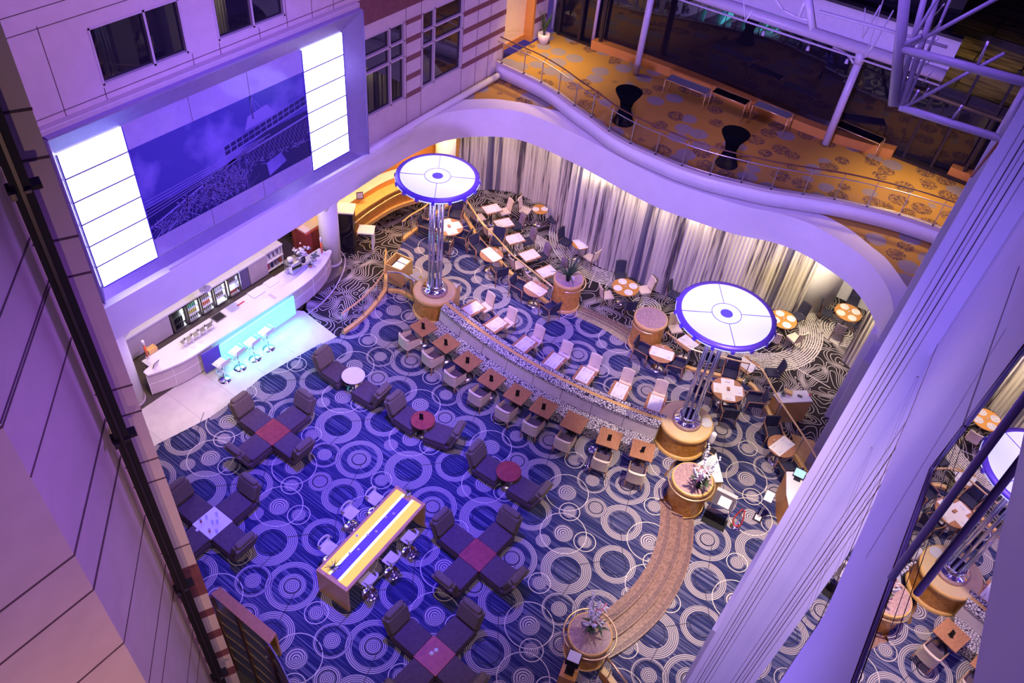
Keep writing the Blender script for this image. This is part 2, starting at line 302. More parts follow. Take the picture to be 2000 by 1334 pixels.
# ---------------------------------------------------------------- mesh builder
class MB:
    def __init__(s): s.v = []; s.f = []; s.fm = []; s.fs = []; s.uv = None; s.mats = []
    def mi(s, name):
        if name not in s.mats: s.mats.append(name)
        return s.mats.index(name)
    def add(s, vs, fs, m='stone', sm=False):
        o = len(s.v); s.v.extend(tuple(v) for v in vs); k = s.mi(m)
        for f in fs: s.f.append(tuple(i+o for i in f)); s.fm.append(k); s.fs.append(sm)
        return s
    def box(s, c, d, m='stone', rz=0.0, M=None):
        x, y, z = d[0]/2, d[1]/2, d[2]/2; ca, sa = math.cos(rz), math.sin(rz); vs = []
        for k in (-z, z):
            for (i, j) in ((-x, -y), (x, -y), (x, y), (-x, y)):
                p = (c[0]+i*ca-j*sa, c[1]+i*sa+j*ca, c[2]+k)
                if M: p = tuple(M @ Vector(p))
                vs.append(p)
        return s.add(vs, [(3, 2, 1, 0), (4, 5, 6, 7), (0, 1, 5, 4), (1, 2, 6, 5), (2, 3, 7, 6), (3, 0, 4, 7)], m)
    def tbox(s, c, d, m, M):      # box centred at c in the frame M
        return s.box(c, d, m, 0, M)
    def prism(s, poly, z0, z1, m='stone', side=None, sm=False):
        if area2(poly) < 0: poly = poly[::-1]
        n = len(poly); vs = [(p[0], p[1], z0) for p in poly]+[(p[0], p[1], z1) for p in poly]
        s.add(vs, [tuple(range(n-1, -1, -1)), tuple(range(n, 2*n))], m)
        o = len(s.v)-2*n; k = s.mi(side or m)
        for i in range(n):
            j = (i+1) % n; s.f.append((o+i, o+j, o+n+j, o+n+i)); s.fm.append(k); s.fs.append(sm)
        return s
    def lathe(s, c, prof, n=24, m='stone', cap=True, M=None):
        vs = []
        for (r, z) in prof:
            for i in range(n):
                a = 2*math.pi*i/n; p = (c[0]+r*math.cos(a), c[1]+r*math.sin(a), c[2]+z)
                if M: p = tuple(M @ Vector(p))
                vs.append(p)
        fs = []
        for k in range(len(prof)-1):
            for i in range(n): j = (i+1) % n; fs.append((k*n+i, k*n+j, (k+1)*n+j, (k+1)*n+i))
        s.add(vs, fs, m, True); o = len(s.v)-len(vs); k = s.mi(m)
        if cap:
            if prof[0][0] > 1e-4: s.f.append(tuple(o+i for i in range(n-1, -1, -1))); s.fm.append(k); s.fs.append(False)
            if prof[-1][0] > 1e-4: s.f.append(tuple(o+(len(prof)-1)*n+i for i in range(n))); s.fm.append(k); s.fs.append(False)
        return s
    def cyl(s, c, r, h, m='stone', n=20, r2=None): return s.lathe(c, [(r, 0), (r if r2 is None else r2, h)], n, m)
    def tube(s, path, r, m='chrome', n=8, closed=False, r2=None, flat=None):
        P = [Vector(p) for p in path]; k = len(P); vs = []
        for i in range(k):
            if closed: t = P[(i+1) % k]-P[i-1]
            else: t = P[min(i+1, k-1)]-P[max(i-1, 0)]
            t.normalize(); up = Vector((0, 0, 1)) if abs(t.z) < 0.95 else Vector((1, 0, 0))
            a = t.cross(up).normalized(); b = a.cross(t).normalized()
            rr = r if r2 is None else r+(r2-r)*i/max(1, k-1)
            for q in range(n):
                th = 2*math.pi*(q+0.5)/n
                vs.append(P[i]+a*(rr*math.cos(th)*(flat or 1))+b*(rr*math.sin(th)))
        fs = []
        for i in range(k if closed else k-1):
            j = (i+1) % k
            for q in range(n): w = (q+1) % n; fs.append((i*n+q, i*n+w, j*n+w, j*n+q))
        if not closed: fs.append(tuple(range(n-1, -1, -1))); fs.append(tuple((k-1)*n+q for q in range(n)))
        return s.add(vs, fs, m, n > 4)
    def ribbon(s, lo, hi, m='stone', sm=True, closed=False):
        n = len(lo); vs = list(lo)+list(hi); fs = [(i, (i+1) % n, n+(i+1) % n, n+i) for i in range(n if closed else n-1)]
        return s.add(vs, fs, m, sm)
    def sheet(s, pts_a, pts_b, th, m):   # solid band between two polylines, thickness th downwards
        n = len(pts_a); A = [tuple(p) for p in pts_a]; B = [tuple(p) for p in pts_b]
        vs = A+B+[(p[0], p[1], p[2]-th) for p in A]+[(p[0], p[1], p[2]-th) for p in B]
        fs = []
        for i in range(n-1):
            fs += [(i, i+1, n+i+1, n+i), (2*n+i+1, 2*n+i, 3*n+i, 3*n+i+1), (i+1, i, 2*n+i, 2*n+i+1), (n+i, n+i+1, 3*n+i+1, 3*n+i)]
        fs += [(0, n, 3*n, 2*n), (n-1, 3*n-1, 4*n-1, 2*n-1)]
        return s.add(vs, fs, m)
    def ball(s, c, r, m, n=10, sq=(1, 1, 1)):
        prof = [(r*math.sin(math.pi*k/6), -r*math.cos(math.pi*k/6)) for k in range(7)]
        prof[0] = (1e-5, -r); prof[-1] = (1e-5, r)
        o = len(s.v); s.lathe((0, 0, 0), prof, n, m, False)
        for i in range(o, len(s.v)): v = s.v[i]; s.v[i] = (c[0]+v[0]*sq[0], c[1]+v[1]*sq[1], c[2]+v[2]*sq[2])
        return s
    def build(s, name, parent=None, bevel=0, seg=2, loc=None, rz=None):
        me = bpy.data.meshes.new(name); me.from_pydata(s.v, [], s.f); me.update()
        for n_ in s.mats: me.materials.append(MT[n_])
        me.polygons.foreach_set('material_index', s.fm); me.polygons.foreach_set('use_smooth', s.fs)
        if s.uv:
            ul = me.uv_layers.new(name='UVMap'); k = 0
            for p in me.polygons:
                for li in p.loop_indices:
                    ul.data[li].uv = s.uv.get(me.loops[li].vertex_index, (0, 0))
        o = bpy.data.objects.new(name, me); COL.objects.link(o)
        if parent: o.parent = parent
        if bevel:
            b = o.modifiers.new('bevel', 'BEVEL'); b.width = bevel; b.segments = seg; b.limit_method = 'ANGLE'
            if seg > 1:
                me.polygons.foreach_set('use_smooth', [True]*len(me.polygons))
                try: b.harden_normals = True
                except Exception: pass
        if loc: o.location = loc
        if rz is not None: o.rotation_euler[2] = rz
        return o
def struct(o): o['kind'] = 'structure'; return o
def tag(o, label, cat, group=None, kind=None):
    o['label'] = label; o['category'] = cat
    if group: o['group'] = group
    if kind: o['kind'] = kind
    return o
def empty(name, label=None, cat=None, loc=(0, 0, 0), rz=0.0, group=None):
    o = bpy.data.objects.new(name, None); COL.objects.link(o); o.location = loc; o.rotation_euler[2] = rz; o.empty_display_size = 0.2
    if label: tag(o, label, cat, group)
    return o
KIDS = {}
def dup(root, loc, rz=0.0, label=None, group=None):
    def cp(o, par):
        c = o.copy(); COL.objects.link(c); c.parent = par
        for ch in o.children: cp(ch, c)
        return c
    r = cp(root, None); r.location = loc; r.rotation_euler[2] = rz
    if label: r['label'] = label
    if group: r['group'] = group
    return r
class Proto:
    """the first placing moves the prototype itself, later ones copy it with its parts"""
    def __init__(s, root): s.root = root; s.used = False
    def place(s, loc, rz, label, group=None):
        if not s.used:
            s.used = True; r = s.root; r.location = loc; r.rotation_euler[2] = rz; r['label'] = label
            if group: r['group'] = group
            s.first = r; return r
        r = dup(s.root, loc, rz, label, group)
        if not group and 'group' in r: del r['group']
        return r
ORD = ['first', 'second', 'third', 'fourth', 'fifth', 'sixth', 'seventh', 'eighth', 'ninth', 'tenth', 'eleventh', 'twelfth', 'thirteenth', 'fourteenth', 'fifteenth', 'sixteenth']
PI = math.pi
ZB = -0.35     # level of the dining and entrance floor, three steps below the lounge
ZK = -1.05     # level of the floor along the curtains
ZR = 3.1       # underside of the ring fascia
ZT = 4.3       # its top
# ================================================================ THE SETTING
YF = 17.7                      # facade plane
YG = -0.3                      # plane of the mirror-glazed wall beside the viewer
BC = (32.8, 9.15)              # centre of the curved banquette and its table rows
SC = (12.2, 6.9)               # centre of the curved steps
def arc(c, r, a0, a1, n=24): return [(c[0]+r*math.cos(math.radians(a0+(a1-a0)*i/n)), c[1]+r*math.sin(math.radians(a0+(a1-a0)*i/n))) for i in range(n+1)]
def bq(r, y):                  # point of the banquette circle at a given Y
    return (BC[0]-math.sqrt(r*r-(y-BC[1])**2), y)
PLL = at(849, 567, .95); PLR = at(1341, 822, .95); F1 = at(1353, 935, .95); F2 = at(1153, 1237, .95); D1 = at(1110.9, 545, .9); D2 = at(1271.4, 623, .9)
# ---- floors
kerbA = smooth([at(665, 656), at(704, 627), at(732.5, 597.5), at(752, 570)], 5)
kerbA2 = smooth([at(752, 570), at(785, 573), at(815, 592)], 4)
marble = [at(*p) for p in ((250, 905), (310, 866), (350, 846), (410, 815), (460, 780), (510, 737), (560, 708), (610, 680), (658, 658))]
steps_in = arc(SC, 4.5, -55, -125, 30)
V1, V0, V2 = at(412, 1160, 1.15), at(525, 1258, 1.15), at(600, 1420, .9)
lounge_poly = [(-1, V1[1]+.3)] + [(p[0]+.05, p[1]+.05) for p in smooth([V1, V0, V2], 8)] + [(V2[0]+.2, -.3), (8.3, -.3), (8.8, 1.2), (F2[0]-.1, F2[1]-.2)] + arc(SC, 4.5, -125, -55, 30) + [(F1[0], F1[1]+.4), (F1[0]+.3, F1[1]+.9), (PLR[0]-.2, PLR[1]-.3)] + [bq(16.9, y) for y in (4.6, 5.5, 6.5, 7.5, 8.5, 9.5, 10.5, 11.5, 12.6)] + [(PLL[0]-.3, PLL[1])] + kerbA2[::-1] + kerbA[::-1] + marble[::-1] + [(2.5, 16.1), (-1, 15.5)]
lounge_poly_old = [(-1, 15.5)] + [(2.5, 16.1)] + marble + kerbA + kerbA2 + [(PLL[0]-.3, PLL[1])] + [bq(16.9, y) for y in (12.6, 11.5, 10.5, 9.5, 8.5, 7.5, 6.5, 5.5, 4.6)] + [(PLR[0]-.2, PLR[1]-.3), (F1[0]+.3, F1[1]+.9), (F1[0], F1[1]+.4)] + steps_in + [(F2[0]-.1, F2[1]-.2), (8.8, 1.2), (8.3, -.3), (-1, -.3)]
tileT1 = (0.11, -2.75); tileT2 = (4.06, 1.50)
motif = [((10.73, 12.35), [('ring', .42, .72), ('line', .33)]), ((10.2, 10.97), [('ring', .54, .71), ('ring', 0, .35), ('line', .21)]),
         ((11.74, 11.39), [('ring', .41, .59), ('line', .32)]), ((13.02, 11.93), [('ring', .40, .60), ('line', .30)]),
         ((9.67, 11.87), [('ring', .40, .48), ('line', .34), ('ring', 0, .21)]), ((8.91, 11.28), [('ring', .235, .34), ('line', .215), ('ring', 0, .2)]),
         ((11.65, 13.05), [('half', 0, .29), ('cream', .66)]), ((8.81, 12.23), [('half', 0, .29), ('cream', .64)]), ((11.09, 13.36), [('ring', 0, .21)]),
         ((9.95, 12.70), [('ring', 0, .20), ('cream', .30)]), ((11.8, 12.42), [('ring', 0, .20), ('cream', .31)]), ((8.3, 11.8), [('ring', 0, .20), ('cream', .30)])]
def carpet_pattern(mb, z, test, rng=range(-4, 8)):
    uv = {}
    def quad(P, us, m):
        c = (sum(p[0] for p in P)/len(P), sum(p[1] for p in P)/len(P))
        if not test(c): return
        o = len(mb.v); mb.add([(p[0], p[1], zz) for p in P], [tuple(range(len(P)))], m)
        for i, u in enumerate(us): uv[o+i] = (u, 0)
    k = 0
    for i in rng:
        for j in range(-6, 10):
            for mi_, (c, items) in enumerate(motif):
                cx = c[0]+i*tileT2[0]+j*tileT1[0]; cy = c[1]+i*tileT2[1]+j*tileT1[1]
                if not (-1 < cx < 27 and -1.5 < cy < 17): continue
                for it in items:
                    if it[0] in ('ring', 'half'):
                        rs = [it[1], it[2]] if it[1] else [0.0, it[2]*.55, it[2]]
                        n = 40 if it[2] > .3 else 24
                        zz = z+.0012+.0006*mi_
                        for q in range(len(rs)-1):
                            ra, rb = rs[q], rs[q+1]
                            for s_ in range(n):
                                a0, a1 = 2*PI*s_/n, 2*PI*(s_+1)/n
                                m = 'carpet_ring'; pit = .048
                                if it[0] == 'half' and (math.cos(a0-.9) > 0): pit = .072
                                pa, pb = (cx+ra*math.cos(a0), cy+ra*math.sin(a0)), (cx+rb*math.cos(a0), cy+rb*math.sin(a0))
                                pc, pd = (cx+rb*math.cos(a1), cy+rb*math.sin(a1)), (cx+ra*math.cos(a1), cy+ra*math.sin(a1))
                                u0, u1 = ra/pit, rb/pit
                                if ra == 0: quad([pa, pb, pc], [u0, u1, u1], m)
                                else: quad([pa, pb, pc, pd], [u0, u1, u1, u0], m)
                    else:
                        w = .010 if it[0] == 'line' else .012; m = 'carpet_dark' if it[0] == 'line' else 'carpet_cream'; r = it[1]; n = 40; zz = z+.012
                        for s_ in range(n):
                            a0, a1 = 2*PI*s_/n, 2*PI*(s_+1)/n
                            quad([(cx+(r-w)*math.cos(a0), cy+(r-w)*math.sin(a0)), (cx+(r+w)*math.cos(a0), cy+(r+w)*math.sin(a0)), (cx+(r+w)*math.cos(a1), cy+(r+w)*math.sin(a1)), (cx+(r-w)*math.cos(a1), cy+(r-w)*math.sin(a1))], [0]*4, m)
            zz = z+.011
            for (p, q) in (((10.12, 10.78), (9.35, 10.52)), ((10.66, 12.05), (9.9, 12.0)), ((11.05, 12.2), (11.6, 11.7)), ((12.05, 11.3), (12.75, 11.8))):
                a = (p[0]+i*tileT2[0]+j*tileT1[0], p[1]+i*tileT2[1]+j*tileT1[1]); b = (q[0]+i*tileT2[0]+j*tileT1[0], q[1]+i*tileT2[1]+j*tileT1[1])
                if not (-1 < a[0] < 27 and -1.5 < a[1] < 17): continue
                d = Vector((b[0]-a[0], b[1]-a[1])).normalized()*.008
                quad([(a[0]-d.y, a[1]+d.x), (a[0]+d.y, a[1]-d.x), (b[0]+d.y, b[1]-d.x), (b[0]-d.y, b[1]+d.x)], [0]*4, m='carpet_dark')
    mb.uv = uv
fl = MB(); fl.prism(lounge_poly, ZB-.05, 0, 'carpet_blue', 'wood_orange'); carpet_pattern(fl, 0, lambda c: inside(c, lounge_poly))
struct(fl.build('floor_lounge'))
# curtain-side floor (raised again), ramp and sunken dining floor
K_edge = [at(*p, ZB) for p in ((870, 398), (905.5, 422.7), (938, 472.5), (965, 500), (992, 531), (1006, 543.8))]
K2 = [at(*p, ZB) for p in ((1134, 622), (1181, 644), (1229.5, 675))]
K3 = [at(*p, ZB) for p in ((1336.8, 718), (1408, 737), (1449, 747), (1476.9, 764), (1492.5, 795), (1509.6, 825), (1560, 890), (1590, 960))]
rampline = [at(755, 526, -.1), at(786.7, 471, ZB), at(803.8, 457, ZB), at(829.5, 441, ZB)]
blue_poly = [(9, 12.4)] + rampline + K_edge + [(D1[0]-.1, D1[1]+.55), (D1[0]+.45, D1[1]+.3), (D1[0]+.5, D1[1]-.3), (D1[0]+.1, D1[1]-.55)] + K2 + [(D2[0], D2[1]+.6), (D2[0]+.5, D2[1]+.3), (D2[0]+.55, D2[1]-.2), (D2[0]+.2, D2[1]-.6)] + K3 + [(K3[-1][0], -.3), (6.9, -.3), (6.9, 12.4)]
def zr(x):
    if x < 13.4: return 0.0
    return max(ZK, ZB*(x-13.4)/3.2)
ring_arcs = [((26.1, 11.05), 2.2, 3.1, 9), ((25.3, 4.48), 1.75, 2.7, 11), (at(1645, 645, ZK), 0.25, .95, 7), (at(1038, 482, ZK), .35, .85, 5), (at(1262, 600, ZK), .1, .62, 5)]
def arcs_on(mb, z, test):
    for (c, ra, rb, n) in ring_arcs:
        for k in range(n):
            r = ra+(rb-ra)*(k+.5)/n; w = (rb-ra)/n*.30
            for s_ in range(64):
                a0, a1 = 2*PI*s_/64, 2*PI*(s_+1)/64
                P = [(c[0]+q*math.cos(a), c[1]+q*math.sin(a)) for q, a in ((r-w, a0), (r+w, a0), (r+w, a1), (r-w, a1))]
                if test(P[0]): mb.add([(p[0], p[1], z) for p in P], [(0, 1, 2, 3)], 'carpet_cream')
fk = MB(); fk.box((18.5, 10, ZK-.1), (24, 26, .2), 'carpet_contour'); arcs_on(fk, ZK+.003, lambda p: p[0] < 28.9)
for q0, q1 in (((1166, 522), (1150, 562)), ((1205, 530), (1181, 562)), ((1465, 665), (1622, 758)), ((1045, 450), (1052, 468))):
    A, B = at(*q0, ZK), at(*q1, ZK); d = Vector((B[0]-A[0], B[1]-A[1])).normalized()*.02
    fk.add([(A[0]-d.y, A[1]+d.x, ZK+.005), (A[0]+d.y, A[1]-d.x, ZK+.005), (B[0]+d.y, B[1]-d.x, ZK+.005), (B[0]-d.y, B[1]+d.x, ZK+.005)], [(0, 1, 2, 3)], 'carpet_cream')
struct(fk.build('floor_curtain_side'))
# sunken floor
fb = MB(); fb.prism(blue_poly, ZK-.05, ZB, 'carpet_blue', 'wood_orange')
kerbAo = kerbA + [at(755, 526)]
def in_blue(c):
    return c[0] > 8 and not inside(c, lounge_poly) and inside(c, blue_poly)
carpet_pattern(fb, ZB, in_blue, range(-1, 6)); struct(fb.build('floor_dining'))
# ramp with the contour carpet
xs = [13.3, 13.8, 14.4, 15, 15.6, 16.2, 16.6, 17.2, 17.6, 18.0, 18.6, 19.2, 19.8, 20.4, 21.2, 22.0, 22.9, 23.4]
railA_pts = kerbA + rampline + [at(870, 400, ZB)] + [(21.4, 16.2), (23, 16)]
def ylow(x):
    best = 15.0
    for i in range(len(railA_pts)-1):
        (x0, y0), (x1, y1) = railA_pts[i][:2], railA_pts[i+1][:2]
        if min(x0, x1) <= x <= max(x0, x1) and abs(x1-x0) > 1e-6: best = y0+(y1-y0)*(x-x0)/(x1-x0); break
    return best
rm = MB(); lo = [(x, ylow(x), zr(x)+.004) for x in xs]; hi = [(x, 21.0, zr(x)+.004) for x in xs]
hi[0] = (13.75, 16.9, .004); hi[1] = (14.1, 17.2, zr(13.8)+.004); hi[2] = (14.5, 17.6, zr(14.4)+.004)
rm.sheet(hi, lo, .05, 'carpet_contour'); struct(rm.build('floor_ramp'))
lw = MB(); lw.box((2, 6, -3.3), (12, 14, .2), 'dark_floor'); struct(lw.build('floor_lower'))
# marble apron along the bar
mp_ = [(-1, 15.5), (2.5, 16.1)] + marble + [(13.62, 16.85), (13.4, 17.2), (7, 18.2), (-1, 18.4)]
mm = MB(); mm.prism([(p[0], p[1]) for p in mp_], -.4, .004, 'marble'); 
for k in range(-1, 9):
    x = 4.5+k*1.25
    for y0, y1 in ((15.6, 17.4),):
        if x < 13.2: mm.box((x, (y0+y1)/2, .0052), (.012, y1-y0, .001), 'stone_trim')
struct(mm.build('floor_bar_apron'))
# low kerb edging the strip of floor beside the bar column
kb = MB(); kp = smooth([at(600, 615), at(632, 590), at(655, 562), at(671, 530), at(674, 505), at(664, 490)], 5)
kb.tube([(p[0], p[1], .02) for p in kp], .025, 'stone_trim', 4); struct(kb.build('trim_1'))
bf = MB(); bf.box((11.5, 19.8, -.2), (9.4, 5, .42), 'dark_floor'); struct(bf.build('floor_bar'))
# curved stone steps down to the entrance
st = MB()
for k, (ra, rb, z) in enumerate(((4.5, 4.84, 0.0), (4.84, 5.2, -.12), (5.2, 5.55, -.235))):
    A = arc(SC, ra, -56, -121, 40); B = arc(SC, rb, -56, -121, 40)
    st.sheet([(p[0], p[1], z+.006) for p in A], [(p[0], p[1], z+.006) for p in B], .5 if k < 2 else .12, 'stone_brown')
    for g in (.05, .09, .13):
        A2 = arc(SC, rb-g, -56, -121, 40); B2 = arc(SC, rb-g-.016, -56, -121, 40)
        st.ribbon([(p[0], p[1], z+.0085) for p in A2], [(p[0], p[1], z+.0085) for p in B2], 'groove_dark', False)
struct(st.build('floor_steps'))
st = MB()
sl = smooth([at(1120, 617, ZB), at(1134, 622, ZB), at(1181, 644, ZB), at(1229.5, 675, ZB), at(1240, 681, ZB)], 6)
def off(poly, d):
    out = []
    for i, p in enumerate(poly):
        q0, q1 = poly[max(0, i-1)], poly[min(len(poly)-1, i+1)]; t = Vector((q1[0]-q0[0], q1[1]-q0[1])).normalized(); out.append((p[0]-t.y*d, p[1]+t.x*d))
    return out
s_ = 1 if off(sl, .4)[6][0] > sl[6][0] else -1
for a, b, z in ((-.02, .36, ZB), (.36, .74, ZB-.23), (.74, 1.12, ZB-.46)):
    A = off(sl, a*s_); B = off(sl, b*s_)
    st.sheet([(p[0], p[1], z+.006) for p in A], [(p[0], p[1], z+.006) for p in B], .3, 'stone_brown')
    for g in (.05, .09, .13):
        A2 = off(sl, (b-g)*s_); B2 = off(sl, (b-g-.016)*s_)
        st.ribbon([(p[0], p[1], z+.0085) for p in A2], [(p[0], p[1], z+.0085) for p in B2], 'groove_dark', False)
struct(st.build('floor_steps_curtain_side'))
# wooden floor patch at the lower right behind the rail
wp = MB(); wp.prism([at(*p, ZK) for p in ((1545, 847), (1590, 862), (1612, 900), (1590, 960), (1568, 920))], ZK, ZK+.012, 'wood_light'); struct(wp.build('floor_wood_patch'))

# ---- the curving ring fascia, its lid and soffit
Bc = [(870, 275), (930, 267), (1000, 270), (1060, 290), (1142.7, 330), (1183.5, 353), (1249.7, 388.6), (1298, 411.5), (1364, 434.5), (1433, 457), (1500, 471), (1538, 483), (1581.5, 503), (1650, 549), (1681, 581), (1704, 618), (1714, 655)]
inner = smooth([(6.5, 17.22), (10, 17.26), (13.4, 17.32), (16.5, 17.40), (19.0, 17.5), (20.5, 17.45)] + [at(*p, ZR) for p in Bc] + [(21.6, .1), (20.6, .05)], 5)
outer_lid = smooth([at(*p, ZT) for p in ((892, 195), (959, 193), (1000, 197.5), (1033, 203), (1097, 219))] + [(25.5, 12), (25.4, 9), (25.6, 6)] + [at(*p, ZT) for p in ((1586.6, 411.5), (1617, 424), (1663, 450), (1704, 483), (1729, 503), (1750, 529), (1765, 552), (1774, 567))] + [(22.6, -.1), (20.6, -.25)], 5)
rg = MB()
# inclined face of the ring
top = []
Tc = [(857, 234.5), (908, 219), (953.6, 211.5), (1000, 214), (1061, 227), (1102, 244.6), (1158, 283), (1229, 316), (1254.8, 330), (1306, 353), (1369.5, 374.6), (1499, 410), (1576, 432), (1653, 472.7), (1704, 516), (1729, 559), (1733, 585), (1725.5, 628)]
def resample(P, n):
    L = [0]
    for i in range(1, len(P)): L.append(L[-1]+math.hypot(P[i][0]-P[i-1][0], P[i][1]-P[i-1][1]))
    out = []
    for k in range(n):
        d = L[-1]*k/(n-1); i = 0
        while i < len(L)-2 and L[i+1] < d: i += 1
        t = (d-L[i])/max(1e-9, L[i+1]-L[i]); out.append(tuple(P[i][j]+(P[i+1][j]-P[i][j])*t for j in range(2)))
    return out
inn = resample(inner, 110)
rg.ribbon([(p[0], p[1], ZR) for p in inn], [(p[0], p[1], ZT) for p in inn], 'plaster')
struct(rg.build('wall_ring_fascia'))
rl = MB(); n_ = 90
lid_in = [p for p in inner if p[0] > 19.2 or p[1] < 5]
far = resample([(19.2, 17.75)] + [(20.8, 17.75)] + outer_lid, n_)
rl.ribbon([(p[0], p[1], ZT) for p in resample(lid_in, n_)], [(p[0], p[1], ZT) for p in far], 'plaster', False)
# ledge running under the facade
rl.box((13.2, 17.52, 4.2), (13.6, .42, .2), 'plaster')
struct(rl.build('trim_2'))
lg = MB(); lg.tube([(17.7, 17.45, 4.3), (20.6, 17.5, 4.35), (25.2, 17.35, 4.5)], .13, 'plaster', 8); lg.box((8.2, 17.36, 4.2), (2.4, .34, .22), 'plaster'); struct(lg.build('trim_3'))
so = MB()
sof = [(p[0], p[1]) for p in inn] + [(20.6, -.3), (29.2, -.3), (29.2, 22.2), (6.5, 22.2)]
so.add([(p[0], p[1], ZR+.005) for p in sof] + [(p[0], p[1], ZR+.1) for p in sof], [tuple(range(len(sof))), tuple(range(2*len(sof)-1, len(sof)-1, -1))], 'ceiling_white')
struct(so.build('ceiling_soffit'))
# ---- facade
fa = MB()
WIN = {'window_1': (9.27, 11.71, 9.83, 11.22, [10.72], []), 'window_2': (12.66, 14.96, 9.83, 11.22, [13.85], []),
       'window_3': (17.68, 19.93, 5.38, 8.17, [19.2], [6.95, 7.5]), 'window_4': (20.82, 23.1, 5.40, 8.17, [21.5], [6.95, 7.5])}
x0, x1, z0, z1 = -6.0, 25.8, 4.2, 15.0
cols_x = sorted({x0, x1, 7.5, 17.6} | {v for w in WIN.values() for v in w[:2]}); rows_z = sorted({z0, z1, 9.3} | {v for w in WIN.values() for v in w[2:4]})
def hole(cx, cz):
    if 7.5 < cx < 17.6 and cz < 9.3: return True
    return any(w[0] < cx < w[1] and w[2] < cz < w[3] for w in WIN.values())
for i in range(len(cols_x)-1):
    for j in range(len(rows_z)-1):
        a, b, c, d = cols_x[i], cols_x[i+1], rows_z[j], rows_z[j+1]
        if b-a < 1e-6 or d-c < 1e-6 or hole((a+b)/2, (c+d)/2): continue
        fa.box(((a+b)/2, YF+.15, (c+d)/2), (b-a, .3, d-c), 'stone')
def hband(xa, xb, za, zb, m='maroon', e=.012): fa.box(((xa+xb)/2, YF-e/2+.001, (za+zb)/2), (xb-xa, e, zb-za), m)
hband(17.6, 22.9, 8.58, 9.42)
for za, zb in ((5.34, 5.53), (6.0, 6.2), (6.68, 6.88), (7.35, 7.54)): hband(19.98, 20.77, za, zb); hband(23.15, x1, za, zb)
hband(19.98, 20.77, 8.0, 8.16); hband(23.15, x1, 8.0, 8.2); hband(23.15, x1, 8.75, 8.95)
for x in (6.6, 8.2, 9.27, 11.8, 12.66, 14.0, 15.0, 15.95, 16.8, 20.0, 20.78, 23.13, 24.0, 24.8):
    a, b = (9.3, 11.6) if x < 17.6 else (4.2, 9.6)
    zz = [(a, 9.78)] if (9.2 < x < 15 and x < 17.6) else [(a, b)]
    for (p, q) in zz: fa.box((x, YF-.001, (p+q)/2), (.018, .01, q-p), 'groove')
for z in (9.62, 11.55, 11.95): fa.box((11.2, YF-.001, z), (12.8, .01, .018), 'groove')
struct(fa.build('wall_facade'))
fs = MB(); fs.box((12.5, YF-.10, 9.4), (10.4, .22, .16), 'stone_trim'); struct(fs.build('trim_4', bevel=.03))
for nm, (a, b, c, d, vs, hs) in WIN.items():
    w = MB(); w.box(((a+b)/2, YF+.10, (c+d)/2), (b-a, .02, d-c), 'dark_glass'); o = struct(w.build(nm))
    g = MB()
    for x in [a+.02, b-.02]+vs: g.box((x, YF+.05, (c+d)/2), (.06, .12, d-c), 'stone_trim')
    for z in [c+.02, d-.02]+hs: g.box(((a+b)/2, YF+.05, z), (b-a, .12, .06), 'stone_trim')
    g.build('window_frame', o)
# curtains and a sill-height wall behind would be unlit: the panes stay dark
# ---- light-box frame on the facade
t = empty('illuminated_wall_panel', 'large framed wall display with two glowing white light boxes and a tower picture', 'display', (12.5, YF, 4.2))
f = MB(); ox0, ox1, oz0, oz1, ix0, ix1, iz0, iz1 = 7.45, 17.62, 4.16, 9.3, 7.62, 16.97, 4.6, 8.78
yo, yi = YF-.34, YF-.10
for (A, B, C, D) in (((ox0, oz0), (ox1, oz0), (ix1, iz0), (ix0, iz0)), ((ox1, oz0), (ox1, oz1), (ix1, iz1), (ix1, iz0)), ((ox1, oz1), (ox0, oz1), (ix0, iz1), (ix1, iz1)), ((ox0, oz1), (ox0, oz0), (ix0, iz0), (ix0, iz1))):
    f.add([(A[0], yo, A[1]), (B[0], yo, B[1]), (C[0], yi, C[1]), (D[0], yi, D[1])], [(0, 1, 2, 3)], 'frame_metal')
for (a, b, c, d) in ((ox0-.03, ox0, oz0, oz1), (ox1, ox1+.05, oz0, oz1), (ox0, ox1, oz1, oz1+.05), (ox0, ox1, oz0-.05, oz0)):
    f.box(((a+b)/2, YF-.17, (c+d)/2), (b-a, .40, d-c), 'frame_metal')
f.v = [(v[0]-12.5, v[1]-YF, v[2]-4.2) for v in f.v]; f.build('frame', t)
def loc_(m): m.v = [(v[0]-12.5, v[1]-YF, v[2]-4.2) for v in m.v]; return m
for (a, b) in ((7.64, 9.35), (15.31, 16.96)):
    m = MB(); m.box(((a+b)/2, YF-.09, 6.69), (b-a, .06, 4.1), 'lightbox')
    p = loc_(m).build('light_box', t)
    m = MB()
    for k in range(1, 6): m.box(((a+b)/2, YF-.124, 4.64+k*4.1/6), (b-a, .012, .040), 'frame_metal')
    m.box((a-.01, YF-.12, 6.69), (.03, .02, 4.1), 'rim_purple'); m.box((b+.01, YF-.12, 6.69), (.03, .02, 4.1), 'rim_purple'); m.box(((a+b)/2, YF-.12, 4.62), (b-a, .02, .04), 'rim_purple')
    loc_(m).build('divider', p)
m = MB(); m.box((12.33, YF-.07, 8.42), (5.94, .05, .74), 'gloss_panel'); m.box((12.33, YF-.07, 4.92), (5.94, .05, .62), 'gloss_panel')
for x in (11.35, 13.3): m.box((x, YF-.097, 8.42), (.012, .006, .74), 'groove'); m.box((x, YF-.097, 4.92), (.012, .006, .62), 'groove')
loc_(m).build('glossy_panel', t)
